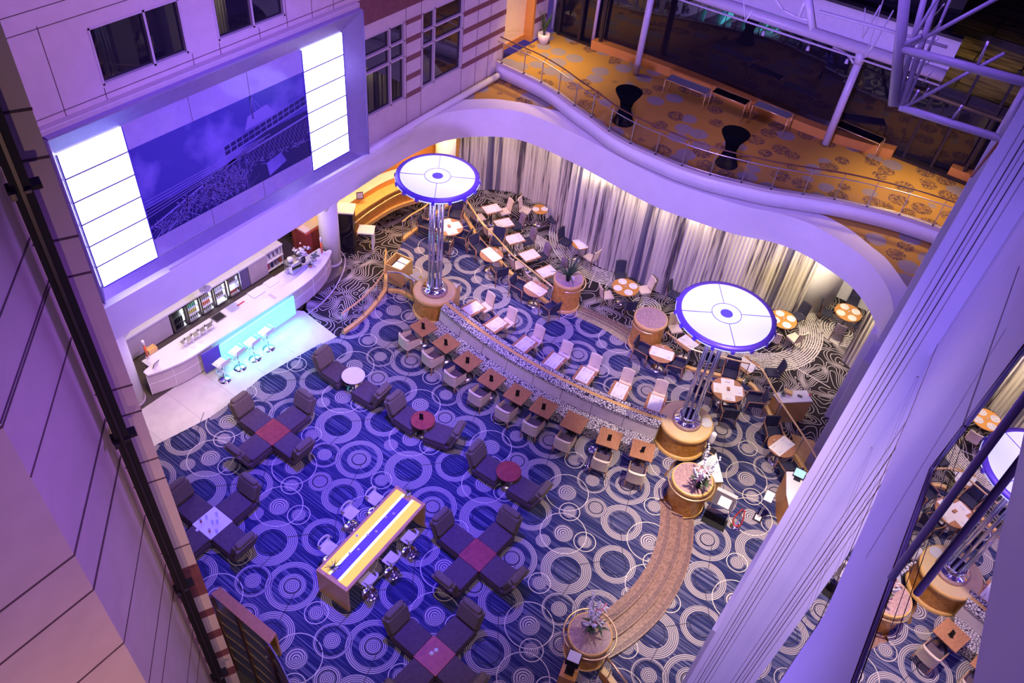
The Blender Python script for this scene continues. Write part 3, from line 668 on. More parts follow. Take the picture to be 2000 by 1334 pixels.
# the picture: a generic lattice steel tower seen from below
pz0, pz1, px0, px1 = 5.22, 8.06, 9.38, 15.29; yp = YF-.09
m = MB(); m.box(((px0+px1)/2, yp, (pz0+pz1)/2), (px1-px0, .03, pz1-pz0), 'print_sky'); pic = loc_(m).build('picture', t)
m = MB(); L0 = yp-.018
def P2(u, v): return (px0+(px1-px0)*u, pz0+(pz1-pz0)*v)
def fill(pts, mt, k=0):
    Q = [P2(*p) for p in pts]
    m.add([(q[0], L0-.002*k, q[1]) for q in Q], [tuple(range(len(Q)))], mt)
def seg(a, b, w, mt, k=3):
    A, B = P2(*a), P2(*b); d = Vector((B[0]-A[0], B[1]-A[1]));
    if d.length < 1e-5: return
    d = d.normalized()*w; m.add([(A[0]-d.y, L0-.002*k, A[1]+d.x), (A[0]+d.y, L0-.002*k, A[1]-d.x), (B[0]+d.y, L0-.002*k, B[1]-d.x), (B[0]-d.y, L0-.002*k, B[1]+d.x)], [(0, 1, 2, 3)], mt)
body = [(0, 0.36), (.20, .36), (.47, .40), (.72, .55), (1, .56), (1, 0), (0, 0)]
fill(body, 'print_dark'); fill([(.52, .02), (.60, .22), (.80, .26), (1.0, .12), (1, 0), (.55, 0)], 'print_dark', 1)
fill([(.71, .02), (.70, .19), (.80, .23), (.83, .10)], 'print_sky', 2)
for k in range(6): seg((0, .26+.035*k), (.55+.04*k, .40+.02*k), .012, 'print_line')
seg((.0, .14), (.52, .42), .03, 'print_line'); seg((.47, .40), (1, .50), .03, 'print_line')
rr = random.Random(3)
for k in range(520):
    u, v = rr.uniform(-.02, .58), rr.uniform(0, .36); zone = int(u*9)
    a = (.55, 2.4, 1.2, 1.9, .9)[(zone+k) % 3 if k % 4 else (zone*2) % 5]+rr.uniform(-.15, .15); l = rr.uniform(.05, .15)
    v2 = v+l*math.sin(a)*1.3; u2 = u+l*math.cos(a)*.6
    if max(v, v2) < .06+.62*u+.10 and max(v, v2) < .40 and u2 > 0 and u > 0 and v2 > 0: seg((u, v), (min(1, u2), v2), rr.uniform(.003, .011), 'print_line')
for k in range(26):
    u = .56+.017*k; seg((u, .46), (min(1, u+.04), .26), .004, 'print_line'); 
    if k % 2: seg((min(1, u+.04), .47), (u, .27), .004, 'print_line')
for k in range(60):
    u = rr.uniform(.55, 1); v = .24+rr.uniform(-.03, .03)-.3*max(0, u-.85); seg((u, v), (min(1, u+.02), v+rr.uniform(-.04, .04)), .008, 'print_line')
for r_ in (0, 1):                       # observation deck
    for k in range(14):
        u = .47+.038*k; v = .50+.010*k+r_*.055
        fill([(u, v), (u+.031, v+.008), (u+.031, v+.05), (u, v+.042)], 'print_dark', 2)
seg((.46, .49), (1, .63), .02, 'print_line'); seg((.46, .55), (1, .69), .008, 'print_line'); seg((.47, .61), (1, .75), .008, 'print_line')
fill([(.60, .66), (.63, .80), (.75, .84), (.80, .70)], 'print_line', 1)
for a in (.645, .66, .69, .735): seg((a, .76), (.665, .99), .007, 'print_line')
seg((.66, .75), (.66, 1), .03, 'print_dark', 2)
loc_(m).build('tower_print', pic)
# ---- the stone pier close to the viewer (left)
P0 = (2.67, 6.29); P1a = math.radians(70.08); d0 = math.radians(-26)
def isect(P, d, az):
    # point P - t*d on the azimuth az
    ca, sa = math.cos(az), math.sin(az); t = (P[0]*sa-P[1]*ca)/(math.cos(d)*sa-math.sin(d)*ca); return (P[0]-t*math.cos(d), P[1]-t*math.sin(d))
P1 = isect(P0, d0, P1a); P2c = isect(P1, math.radians(45.7), math.radians(77.4))
pier = [P0, P1, P2c, (-8, P2c[1]), (-8, 9.5), (P0[0]-.9, 9.5), (P0[0]-.25, P0[1]+.7)]
zb = [zover(P0, 405, 1157), zover(P0, 390, 1098)]
pm = MB()
def course(a, b, m): pm.prism(pier, a, b, m)
lev = [0, 4.05]; prev = 0.0
bands = [(5.77, 6.04), (6.52, 6.72), (7.20, 7.43), (7.92, 8.12), (8.57, 9.41)]
course(-3.2, 26, 'stone')
qv = Vector((P0[0]-P1[0], P0[1]-P1[1]))
for a, b in bands: pm.box(((P0[0]+P1[0])/2, (P0[1]+P1[1])/2, (a+b)/2), (qv.length+.012, .012, b-a), 'maroon', math.atan2(qv.y, qv.x))
joints1 = [zover(P0, *p) for p in ((362, 1065), (329, 930), (313, 892), (281, 800), (262, 750), (181, 530), (158, 459), (98.5, 305), (64, 212))]
for z in joints1:
    q = Vector((P0[0]-P1[0], P0[1]-P1[1])); c = ((P0[0]+P1[0])/2, (P0[1]+P1[1])/2); n = Vector((q.y, -q.x)).normalized()
    if n.x*c[0]+n.y*c[1] > 0: n = -n
    pm.box((c[0], c[1], z), (q.length+.01, .012, .022), 'groove', math.atan2(q.y, q.x))
for z in [zover(P1, *p) for p in ((139, 660), (205, 818), (234.6, 890), (323.6, 1102), (342, 1143), (376, 1230), (391, 1265), (60, 465), (95, 552))]+[zover(P2c, *p) for p in ((147, 1083), (185, 1150), (242, 1255), (4, 833))]:
    q = Vector((P1[0]-P2c[0], P1[1]-P2c[1])); c = ((P1[0]+P2c[0])/2, (P1[1]+P2c[1])/2); pm.box((c[0], c[1], z), (q.length+.004, .012, .02), 'groove', math.atan2(q.y, q.x))
for z in [zover(P2c, *p) for p in ((147, 1083), (185, 1150), (242, 1255), (4, 833))]: pm.box((P2c[0]-4, P2c[1], z), (8.0, .012, .024), 'groove')
struct(pm.build('wall_left_pier'))
# black rail channel fixed to the pier
az = math.radians(69.35); rr_ = 6.58; bc = (rr_*math.cos(az), rr_*math.sin(az))
t = empty('rail_channel', 'tall black vertical channel clamped in front of the striped stone pier', 'channel', (bc[0], bc[1], 0))
m = MB(); m.box((0, 0, 10), (.15, .07, 20), 'black', az-PI/2); m.box((-.02, -.04, 10), (.03, .02, 20), 'dark_metal', az-PI/2); m.box((.05, -.04, 10), (.02, .02, 20), 'dark_metal', az-PI/2); m.build('channel', t)
for (x, y) in ((70, 362), (258, 848), (363, 1145), (437, 1316)):
    z = zover(bc, x, y); m = MB(); m.box((.03, .02, z), (.26, .12, .05), 'black', az-PI/2); m.box((-.1, -.05, z), (.05, .05, .07), 'dark_metal', az-PI/2); m.box((.06, .06, z), (.06, .3, .035), 'dark_metal', az-PI/2); m.build('bracket', t, bevel=.006)
# ---- viewer-side wall with mirror glazing (right)
mw = MB(); mw.add([(.3, YG-.0005, 0), (24.5, YG-.0005, 0), (24.5, YG-.0005, 22), (.3, YG-.0005, 22)], [(0, 1, 2, 3)], 'mirror_glass'); struct(mw.build('window_5'))
XP = 5.0
def colx(px, py, X=XP): return onX(px, py, X)
def slab(nm, X0, X1, ya, yb, za, zb, m='plaster'):
    pl = MB(); pl.box(((X0+X1)/2, (ya+yb)/2, (za+zb)/2), (X1-X0, yb-ya, zb-za), m)
    if nm == 'wall_right':
        for k, y in enumerate((-.06, -.10, -.125, -.16, -.20)): pl.box((X0-.002, y, 11), (.01, .006, 22), 'groove' if k % 2 else 'stone_trim')
    struct(pl.build(nm, bevel=.01, seg=1))
slab('wall_right', XP, XP+.5, YG-.02, .004, 0, 22)
slab('wall_right_lower', 7.0, 9.4, YG-.02, .075, ZB, 8.4)
slab('wall_right_pier', 19.6, 20.6, YG-.02, .26, ZK, 4.2)
slab('wall_right_upper', 20.5, 29.2, YG-.02, .19, ZR, 22)
slab('wall_right_end', 22.4, 24.0, YG-.02, .50, ZK, ZR)
ps = MB()
# broad cladding strips on the glazed wall, with dark joints; the glass shows between them
def strip(L_, R2, th, m='plaster'):
    A = [onY(x, y, YG+th) for (x, y) in L_]; B = [onY(x, y, YG+th) for (x, y) in R2]; n = len(A)
    ps.ribbon([(q[0], YG+th, q[1]) for q in A], [(q[0], YG+th, q[1]) for q in B], m, False); ps.ribbon([(q[0], YG, q[1]) for q in A], [(q[0], YG+th, q[1]) for q in A], m, False); ps.ribbon([(q[0], YG+th, q[1]) for q in B], [(q[0], YG, q[1]) for q in B], m, False)
strip([(2010, 220), (1850, 600), (1777, 807), (1699, 1000), (1610, 1200), (1520, 1334), (1480, 1380)], [(2010, 660), (1900, 808), (1816, 915), (1765, 1060), (1712, 1200), (1662, 1334), (1650, 1380)], .005)
strip([(2000, 845), (1975, 960), (1950, 1060), (1925, 1200), (1900, 1334)], [(2060, 845), (2060, 960), (2060, 1060), (2060, 1200), (2060, 1334)], .005)
for a, b in (((1840, 520), (1560, 1230)), ((1905, 460), (1625, 1130)), ((1965, 640), (1690, 1090)), ((1990, 520), (1735, 1240))):
    A, B = onY(*a, YG+.007), onY(*b, YG+.007); d = Vector((B[0]-A[0], B[1]-A[1])).normalized()*.004
    ps.add([(A[0]-d.y, YG+.007, A[1]+d.x), (A[0]+d.y, YG+.007, A[1]-d.x), (B[0]+d.y, YG+.007, B[1]-d.x), (B[0]-d.y, YG+.007, B[1]+d.x)], [(0, 1, 2, 3)], 'groove')
struct(ps.build('wall_right_cladding'))
gl = MB()
for path in (((2000, 672), (1816, 915), (1662, 1334)), ((1900, 500), (1777, 807), (1600, 1215), (1520, 1334))):
    Q = [onY(x, y, YG+.0065) for (x, y) in path]; gl.tube([(q[0], YG+.0065, q[1]) for q in Q], .0016, 'wood_dark', 6)
Q = [onY(x, y, YG+.03) for (x, y) in ((2010, 765), (1740, 1130))]; gl.tube([(q[0], YG+.03, q[1]) for q in Q], .009, 'tube_paint', 10)
struct(gl.build('trim_5'))
# ---- upper balcony: curved slab with glass rail
bal = smooth([(25.23, 17.6)] + [at(*p, 4.95) for p in ((1021.6, 145), (1056, 162), (1089.7, 183.5), (1121, 207.7), (1154, 230.6), (1188.6, 257.4), (1230.6, 281.6), (1279, 303.3), (1331, 325), (1390, 344), (1447, 358), (1505, 371), (1567.5, 381), (1628.7, 391), (1692.4, 405), (1755.6, 421), (1821, 442))] + [(26.5, -.25)], 4)
bs = MB(); bs.prism([(p[0], p[1]) for p in bal] + [(46, -.25), (46, 17.69)], 4.34, 4.9, 'carpet_gold', 'plaster', True); struct(bs.build('floor_balcony'))
bk = MB(); bk.sheet([(p[0]-.02, p[1], 4.97) for p in bal], [(p[0]+.16, p[1], 4.97) for p in bal], .12, 'stone_trim'); struct(bk.build('trim_6'))
led = MB(); led.prism([(p[0], p[1]) for p in far[2:]] + [(28.5, -.25), (28.5, 17.69)], 4.0, 4.29, 'carpet_gold', 'plaster'); struct(led.build('floor_ledge'))
# curtain wall behind the dining room
cw = smooth([(23.9, 18.9), (24.3, 18.3), (24.9, 17.7), (25.5, 17.0), (25.8, 16.2), (25.7, 15.2), (24.9, 13.8), (24.2, 12.6), (23.95, 11.6), (23.95, 10.7), (24.15, 9.5), (24.15, 8.3), (24.6, 6.9), (25.2, 5.8), (26.3, 4.4), (26.85, 3.35)], 5)
wl = MB(); wl.prism([(29.0, -.3), (29.2, -.3), (29.2, 22), (29.0, 22)], ZK, ZR, 'plaster_white'); wl.box((18, 22.1, 1.0), (24, .2, 4.2), 'plaster_white')
wl.prism(smooth([at(1550, 612, ZK), at(1575, 613, ZK), at(1605, 605, ZK), at(1628, 588, ZK), at(1640, 565, ZK)], 4) + [(28.6, 4.4), (27.0, 4.2)], ZK, ZR-.01, 'plaster_white', None, True)
struct(wl.build('wall_back'))
def curtain(name, pts, label, z0=ZK+.03, z1=ZR-.01, amp=.028, gap=.03):
    P = resample([(p[0], p[1]) for p in pts], 400); m = MB(); lo = []; L = 0; uv = {}; pts2 = []
    for i, p in enumerate(P):
        q0, q1 = P[max(0, i-1)], P[min(len(P)-1, i+1)]; t = Vector((q1[0]-q0[0], q1[1]-q0[1])).normalized()
        if i: L += math.hypot(p[0]-P[i-1][0], p[1]-P[i-1][1])
        o = amp*math.sin(L*2*PI/.16+1.5*math.sin(L*1.3))+.02*math.sin(L*7)
        pts2.append((p[0]-t.y*o, p[1]+t.x*o, L))
    m.ribbon([(p[0], p[1], z0) for p in pts2], [(p[0], p[1], z1) for p in pts2], 'curtain_cloth')
    for i, p in enumerate(pts2): uv[i] = (p[2], 0); uv[len(pts2)+i] = (p[2]+.05, 3)
    m.uv = uv; return tag(m.build(name), label, 'curtain')
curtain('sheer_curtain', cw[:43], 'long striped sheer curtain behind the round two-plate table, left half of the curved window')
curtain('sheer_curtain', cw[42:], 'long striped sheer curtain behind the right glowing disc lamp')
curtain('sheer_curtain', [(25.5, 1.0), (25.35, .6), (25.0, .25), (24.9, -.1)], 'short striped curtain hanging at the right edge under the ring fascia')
# white column left of the curtain and bar columns
def column(x, y, r, h, label, name='column', cap=True, m='plaster_white'):
    t = empty('round_column', label, 'column', (x, y, 0)); c = MB(); c.cyl((0, 0, .12), r, h-.12, m, 32); c.build('shaft', t)
    c = MB(); c.cyl((0, 0, 0), r+.02, .12, 'stone_trim', 32); c.build('base_trim', t)
    if cap: c = MB(); c.add([(-r-.1, -r-.1, h-.02), (r+.45, -r+.1, h-.02), (r+.1, r+.1, h-.02), (-r-.3, r, h-.02), (-r*.8, -r*.8, h-.5), (r*.8, -r*.6, h-.5), (r*.8, r*.6, h-.5), (-r*.8, r*.6, h-.5)], [(0, 1, 2, 3), (0, 4, 5, 1), (1, 5, 6, 2), (2, 6, 7, 3), (3, 7, 4, 0)], m); c.build('capital', t)
    return t
column(at(650, 515)[0]+.05, at(650, 515)[1]+.1, .36, ZR, 'white round column at the right end of the bar counter')
column(7.42, 17.78, .36, ZR, 'white round column at the left end of the bar counter')
column(22.9, 18.15, .42, ZR, 'white round column between the wood-panelled wall and the curtain', cap=False)
# ---- behind the balcony: raised sill, dark glazing, door
GX = 29.35
wz = MB(); kp1 = [at(*p, 4.9) for p in ((1151, 102), (1236, 128), (1382, 183), (1560, 262), (1660, 298), (1756, 321))]; kp1b = [at(*p, 5.2) for p in ((1155, 90), (1245, 116), (1390, 165), (1566, 242), (1665, 275), (1758, 298))]
A = [(29.15, 15.6), (29.35, 13.2), (29.4, 10.2), (29.2, 6.3), (29.4, 4.5), (29.75, 2.95)]; A = smooth(A, 3)
wz.prism(A + [(p[0]+.45, p[1]) for p in A[::-1]], 4.9, 5.25, 'wood_orange'); wz.box((30.3, .55, 5.1), (.5, .9, .4), 'wood_orange'); struct(wz.build('trim_7'))
gz = MB()
GP = [(28.9, 17.6)] + A
gz.ribbon([(p[0]+.42, p[1], 4.9) for p in GP if p[1] > 2.9], [(p[0]+.42, p[1], 16) for p in GP if p[1] > 2.9], 'dark_glass', False)
gz.ribbon([(GP[-1][0]+.42, GP[-1][1], 4.9), (30.5, -.25, 4.9)], [(GP[-1][0]+.42, GP[-1][1], 7.4), (30.5, -.25, 7.4)], 'dark_glass', False)
struct(gz.build('window_6'))
nb = MB(); nb.box((46, 9, 9), (.2, 34, 20), 'night'); nb.box((38, 9, 18), (18, 34, .2), 'night'); struct(nb.build('wall_beyond'))
cn = MB(); cn.box((36, 2.0, 7.45), (12, 5.2, .08), 'canopy_reflection')
for x in (30.4, 33.2, 36.2): cn.box((x, 2.0, 7.62), (.16, 5.2, .3), 'dark_metal')
for y in (.6, 2.2, 3.8): cn.box((35, y, 7.52), (9, .04, .06), 'dark_metal')
struct(cn.build('ceiling_canopy'))
gm = MB()
for y in (17.3, 16.3, 15.3): gm.box((29.25+.1*(17.3-y)*.5, y, 7.2), (.10, .12, 4.6), 'dark_metal')
for y in (2.6, 1.6, .55): gm.box((30.12, y, 7.0), (.10, .10, 4.2), 'dark_metal')
gm.box((29.3, 16.3, 4.95), (.14, 2.2, .08), 'dark_metal'); gm.box((30.1, 1.5, 4.96), (.3, 2.9, .1), 'dark_metal'); gm.box((30.1, 1.5, 7.4), (.1, 2.9, .1), 'dark_metal')
struct(gm.build('window_7'))
ew = MB(); ew.box((26.9, 18.2, 8), (1.9, .2, 6.2), 'yellow_wall'); ew.box((27.85, 17.95, 8), (.14, .5, 6.2), 'wood_orange'); ew.box((26.9, 18.08, 5.0), (1.9, .06, .22), 'wood_orange'); struct(ew.build('wall_corridor'))
ew = MB(); ew.box((28.4, 17.85, 8), (1.0, .2, 6.2), 'stone')
for z in (5.7, 6.5, 7.3): ew.box((28.4, 17.745, z), (1.0, .012, .2), 'maroon')
struct(ew.build('wall_corridor_end'))
# ================================================================ FURNITURE PROTOTYPES (front towards +x, origin on the floor)
def rot(ax, deg, at_=(0, 0, 0)): return Matrix.Translation(at_) @ Matrix.Rotation(math.radians(deg), 4, ax)
def lounge_chair():
    t = empty('lounge_chair', 'x', 'armchair')
    MB().box((.03, 0, .20), (.86, .72, .22), 'lounge_seat').build('base', t, bevel=.04)
    MB().box((.07, 0, .37), (.74, .70, .14), 'lounge_seat').build('seat_cushion', t, bevel=.05)
    M = rot('Y', -20, (-.34, 0, .34))
    MB().box((-.10, 0, .30), (.10, .72, .66), 'lounge_fabric', 0, M).build('back_shell', t, bevel=.04)
    bc_ = MB().box((.02, 0, .36), (.17, .68, .52), 'lounge_fabric', 0, M).build('back_cushion', t, bevel=.06)
    MB().box((.00, 0, .66), (.20, .56, .16), 'lounge_fabric', 0, M).build('headrest', bc_, bevel=.07, seg=3)
    for x in (-.3, .38):
        for y in (-.28, .28): MB().cyl((x, y, 0), .022, .1, 'dark_metal', 8).build('foot', t)
    return t
def tub_chair(fabric='beige_fabric', wood='wood_top', inner='lounge_seat', name='tub_armchair'):
    t = empty(name, 'x', 'armchair')
    MB().box((.02, 0, .40), (.50, .50, .12), inner).build('seat', t, bevel=.025)
    # wrap-round arms: panels
    for s in (-1, 1):
        m = MB(); m.add([(.26, s*.27, .34), (-.24, s*.27, .34), (-.24, s*.27, .70), (.26, s*.27, .62), (.26, s*.235, .34), (-.24, s*.235, .34), (-.24, s*.235, .70), (.26, s*.235, .62)],
                        [(0, 1, 2, 3), (7, 6, 5, 4), (0, 3, 7, 4), (1, 5, 6, 2), (3, 2, 6, 7), (0, 4, 5, 1)], fabric)
        ar_ = m.build('arm', t, bevel=.01, seg=1)
        m = MB(); m.tube([(.27, s*.253, .625), (-.24, s*.253, .712)], .014, wood, 6); m.build('arm_rail', ar_)
    pts = [(-.24, -.27), (-.29, -.2), (-.31, 0), (-.29, .2), (-.24, .27)]; pts = smooth(pts, 4)
    m = MB(); m.sheet([(p[0]-.015, p[1], .70) for p in pts], [(p[0]+.03, p[1], .70) for p in pts], .36, fabric); m.build('back', t, bevel=.008, seg=1)
    m = MB(); m.sheet([(p[0]-.02, p[1]*.94, .80) for p in pts], [(p[0]+.055, p[1]*.94, .80) for p in pts], .085, fabric); m.build('back_pad', t, bevel=.02, seg=2)
    for x, y, r in ((.23, .24, .02), (.23, -.24, .02), (-.26, .24, .02), (-.26, -.24, .02)):
        m = MB(); m.tube([(x, y, .36), (x*1.15, y*1.06, 0)], .026, wood, 6, r2=.013); m.build('leg', t)
    return t
def wood_armchair(fabric='navy_fabric'):
    t = empty('dining_armchair', 'x', 'armchair')
    MB().box((.03, 0, .42), (.50, .50, .09), fabric).build('seat', t, bevel=.025)
    M = rot('Y', -9, (-.24, 0, .44))
    m = MB(); m.box((0, 0, .24), (.055, .50, .46), fabric, 0, M); m.build('backrest', t, bevel=.02)
    for s in (-1, 1):
        m = MB(); m.box((-.0, s*.265, .51), (.46, .03, .20), fabric); m.build('arm_panel', t, bevel=.01, seg=1)
        m = MB(); m.tube([(.27, s*.265, .60), (.0, s*.27, .64), (-.26, s*.255, .67), (-.32, s*.23, .88)], .017, 'wood_top', 6); m.build('arm', t)
        m = MB(); m.tube([(.27, s*.262, .60), (.28, s*.265, .0)], .021, 'wood_top', 6, r2=.014); m.build('leg', t)
        m = MB(); m.tube([(-.25, s*.25, .64), (-.30, s*.26, .0)], .021, 'wood_top', 6, r2=.014); m.build('leg', t)
    return t
def side_chair(fabric, seatm=None, wood='wood_dark'):
    t = empty('dining_chair', 'x', 'chair')
    MB().box((.02, 0, .44), (.44, .44, .08), seatm or fabric).build('seat', t, bevel=.02)
    pts = smooth([(-.20, -.21), (-.235, -.1), (-.245, 0), (-.235, .1), (-.20, .21)], 3)
    m = MB(); m.sheet([(p[0]-.11, p[1], .97) for p in pts], [(p[0]-.075, p[1], .97) for p in pts], .02, fabric)
    a = [(p[0]-.11, p[1], .97) for p in pts]; b = [(p[0]-.02, p[1], .46) for p in pts]; c = [(p[0]-.075, p[1], .97) for p in pts]; d = [(p[0]+.015, p[1], .46) for p in pts]
    m.ribbon(b, a, fabric); m.ribbon(c, d, fabric); n = len(pts)
    m.add([a[0], b[0], d[0], c[0]], [(0, 1, 2, 3)], wood); m.add([a[-1], c[-1], d[-1], b[-1]], [(0, 1, 2, 3)], wood); m.add(b+d, [(i, n+i, n+i+1, i+1) for i in range(n-1)], fabric)
    m.build('backrest', t)
    for s in (-1, 1):
        MB().tube([(.21, s*.19, .42), (.22, s*.2, 0)], .02, wood, 6, r2=.013).build('leg', t)
        MB().tube([(-.20, s*.20, .46), (-.27, s*.21, 0)], .02, wood, 6, r2=.013).build('leg', t)
    return t
def table_sq(w, d, h, top='wood_top', name='dining_table', base='disc'):
    t = empty(name, 'x', 'table')
    MB().box((0, 0, h-.018), (d, w, .036), top).build('tabletop', t, bevel=.004, seg=1)
    MB().cyl((0, 0, .02), .03, h-.05, 'dark_metal', 10).build('pedestal', t)
    if base == 'cross':
        m = MB(); m.box((0, 0, .02), (.5, .05, .03), 'dark_metal'); m.box((0, 0, .02), (.05, .5, .03), 'dark_metal'); m.build('base', t)
    elif base == 'legs':
        pass
    else: MB().lathe((0, 0, 0), [(.22, 0), (.22, .008), (.05, .03)], 20, 'steel').build('base', t)
    m = MB(); m.box((0, 0, h-.05), (d*.6, w*.6, .02), 'dark_metal'); m.build('top_bracket', t)
    return t
def table_round(r, h, top='wood_top', base='steel', name='round_table'):
    t = empty(name, 'x', 'table')
    MB().lathe((0, 0, h-.036), [(r-.008, 0), (r, .006), (r, .03), (r-.006, .036)], 36, top).build('tabletop', t)
    MB().cyl((0, 0, .02), .032, h-.055, 'steel', 10).build('pedestal', t)
    MB().lathe((0, 0, 0), [(.23, 0), (.23, .008), (.06, .028)], 24, base).build('base', t)
    return t
def menu_holder():
    t = empty('menu_holder', 'x', 'menu')
    MB().box((0, 0, .012), (.085, .12, .024), 'black').build('foot', t)
    M = rot('Y', -6, (0, 0, .02)); m = MB(); m.box((0, 0, .13), (.014, .115, .26), 'black', 0, M); bd_ = m.build('board', t)
    m = MB(); m.box((.012, 0, .13), (.008, .10, .24), 'white_paper', 0, M); m.build('card', bd_)
    return t
def bar_stool():
    t = empty('bar_stool', 'x', 'stool')
    MB().lathe((0, 0, 0), [(.21, 0), (.21, .01), (.10, .022), (.03, .05)], 28, 'chrome').build('base', t)
    MB().cyl((0, 0, .04), .026, .70, 'chrome', 12).build('post', t)
    m = MB(); m.tube([(.02, .10, .34), (.18, .14, .33), (.22, 0, .33), (.18, -.14, .33), (.02, -.10, .34)], .010, 'chrome', 6); m.build('footrest', t)
    m = MB(); P = smooth([(.20, 0, .76), (.05, 0, .745), (-.14, 0, .76), (-.20, 0, .85), (-.215, 0, .97)], 4)
    m.sheet([(p[0], -.19, p[2]) for p in P], [(p[0], .19, p[2]) for p in P], .03, 'white_plastic'); m.build('seat', t, bevel=.008, seg=1)
    for s in (-1, 1):
        m = MB(); m.tube(smooth([(.0, s*.03, .70), (.03, s*.16, .70), (-.10, s*.22, .73), (-.20, s*.225, .86), (-.14, s*.215, .90), (.12, s*.215, .89)], 3), .010, 'chrome', 6); m.build('arm_loop', t)
    return t
def shell_stool():
    t = empty('high_stool', 'x', 'stool')
    MB().lathe((0, 0, 0), [(.22, 0), (.22, .012), (.20, .03), (.05, .06)], 28, 'chrome').build('base', t)
    MB().cyl((0, 0, .05), .03, .68, 'chrome', 12).build('post', t)
    m = MB(); m.tube([(.0, .04, .32), (.14, .13, .31), (.2, 0, .31), (.14, -.13, .31), (.0, -.04, .32)], .011, 'chrome', 6); m.build('footrest', t)
    m = MB(); P = smooth([(.19, 0, .75), (.08, 0, .735), (-.10, 0, .745), (-.165, 0, .80)], 4); m.sheet([(p[0], -.19, p[2]) for p in P], [(p[0], .19, p[2]) for p in P], .04, 'white_plastic'); m.build('seat', t, bevel=.012, seg=2)
    m = MB(); P = smooth([(-.02, -.20), (-.14, -.19), (-.19, -.1), (-.20, 0), (-.19, .1), (-.14, .19), (-.02, .20)], 3)
    m.sheet([(p[0]-.012, p[1], .97) for p in P], [(p[0]+.012, p[1], .97) for p in P], .075, 'white_plastic'); m.build('back_rim', t, bevel=.008, seg=1)
    for s in (-1, 1):
        m = MB(); m.box((-.13, s*.18, .84), (.10, .022, .20), 'white_plastic'); m.build('back_side', t, bevel=.008, seg=1)
    return t
def spot_label(lst, i): return ORD[i]
def ang(a, b): return math.atan2(b[1]-a[1], b[0]-a[0])

# ================================================================ LOUNGE
LC = Proto(lounge_chair()); GL_ = 'charcoal lounge armchairs with headrest rolls'
# groups of four round a low square table
def low_table(top):
    t = empty('low_table', 'x', 'table'); MB().box((0, 0, .41), (.74, .74, .05), top).build('tabletop', t, bevel=.006, seg=1)
    MB().box((0, 0, .2), (.6, .6, .38), 'wood_dark').build('plinth', t); return t
groups = [((533, 843), 0.0, 'wood_red', 'red table nearest the bar'), ((415, 1021), 0.0, 'white_top', 'white table with drinking glasses'),
          ((933, 1083), -3, 'wood_red', 'empty red table beside high table'), ((849, 1280), -3, 'low_red', 'red table with white cups')]
sides = {'far right': 0, 'far left': 90, 'near left': 180, 'near right': 270}
gpos = []
for gi, (px, rot_, top, ph) in enumerate(groups):
    c = at(px[0], px[1], .43); gpos.append(c); lt = low_table(top); lt.location = (c[0], c[1], 0); lt.rotation_euler[2] = math.radians(rot_)
    lt['label'] = {0: 'red square low table among four armchairs near the marble floor', 1: 'white square low table covered with drinking glasses at the left edge', 2: 'red square low table with nothing on it beside the glowing high table', 3: 'orange-red square low table carrying two small white cups'}[gi]
    for nm, a in sides.items():
        aa = math.radians(a+rot_); d = .80
        LC.place((c[0]+d*math.cos(aa), c[1]+d*math.sin(aa), 0), aa+PI, 'charcoal lounge armchair on the %s side of the %s' % (nm, ph), GL_)
RT = []
pairs = [((690, 733), 'white_top', 'white round table'), ((826, 820), 'wood_red', 'round table with menu'), ((993.5, 920), 'wood_red', 'bare dark red round table')]
for i, (px, top, ph) in enumerate(pairs):
    c = at(px[0], px[1], .62); t = table_round(.37, .62, top); t.location = (c[0], c[1], 0)
    t['label'] = ['white round pedestal table between two armchairs nearest the bar', 'purple-lit round pedestal table carrying a black menu holder between two armchairs', 'dark red bare round pedestal table between two armchairs'][i]; RT.append(c)
chairs2 = [((655, 722), (722, 765)), ((797, 812), (862, 845)), ((957, 910), (1028, 955))]
for i, (a, b) in enumerate(chairs2):
    for k, q in enumerate((a, b)):
        p = at(q[0], q[1], .42); th = ang(p, RT[i])
        LC.place((p[0]-.02, p[1], 0), th+(.12 if k else -.1), 'charcoal lounge armchair on the %s side of the %s' % ('left' if k == 0 else 'right', pairs[i][2]), GL_)
# things on the low tables
gp = None
def glass(loc, label, liquid=None):
    t = empty('drinking_glass', label, 'glass', loc, 0, 'used glasses on the white low table')
    MB().lathe((0, 0, 0), [(.026, 0), (.030, .05), (.036, .13), (.033, .13), (.026, .02)], 12, 'clear_glass', False).build('bowl', t)
    MB().cyl((0, 0, 0), .027, .012, 'white_plastic', 12).build('bottom', t)
    if liquid: MB().cyl((0, 0, .013), .028, .05, liquid, 12).build('drink', t)
    return t
w = [((393, 1015), 'red', 'glass with a red drink at the left corner of the white low table'), ((404, 1008), None, 'empty glass right behind the red drink'), ((424, 1002), None, 'empty glass nearest the back corner of the white low table'),
     ((416, 1018), None, 'left glass of the two standing close together in the table middle'), ((425, 1017), None, 'right glass of the two standing close together in the table middle'), ((410, 1034), 'orange_liquid', 'glass holding dark garnish in front of the table centre'), ((424, 1035), None, 'empty glass nearest the front corner of the white low table')]
for q, liq, lb in w: p = at(q[0], q[1]+5, .435); glass((p[0], p[1], .436), lb, liq)
p = at(391, 1029, .44); tag(MB().box((0, 0, .004), (.30, .08, .008), 'white_paper').build('paper_napkin', loc=(p[0], p[1], .436), rz=.15), 'white paper slip hanging over the edge of the white low table', 'napkin')
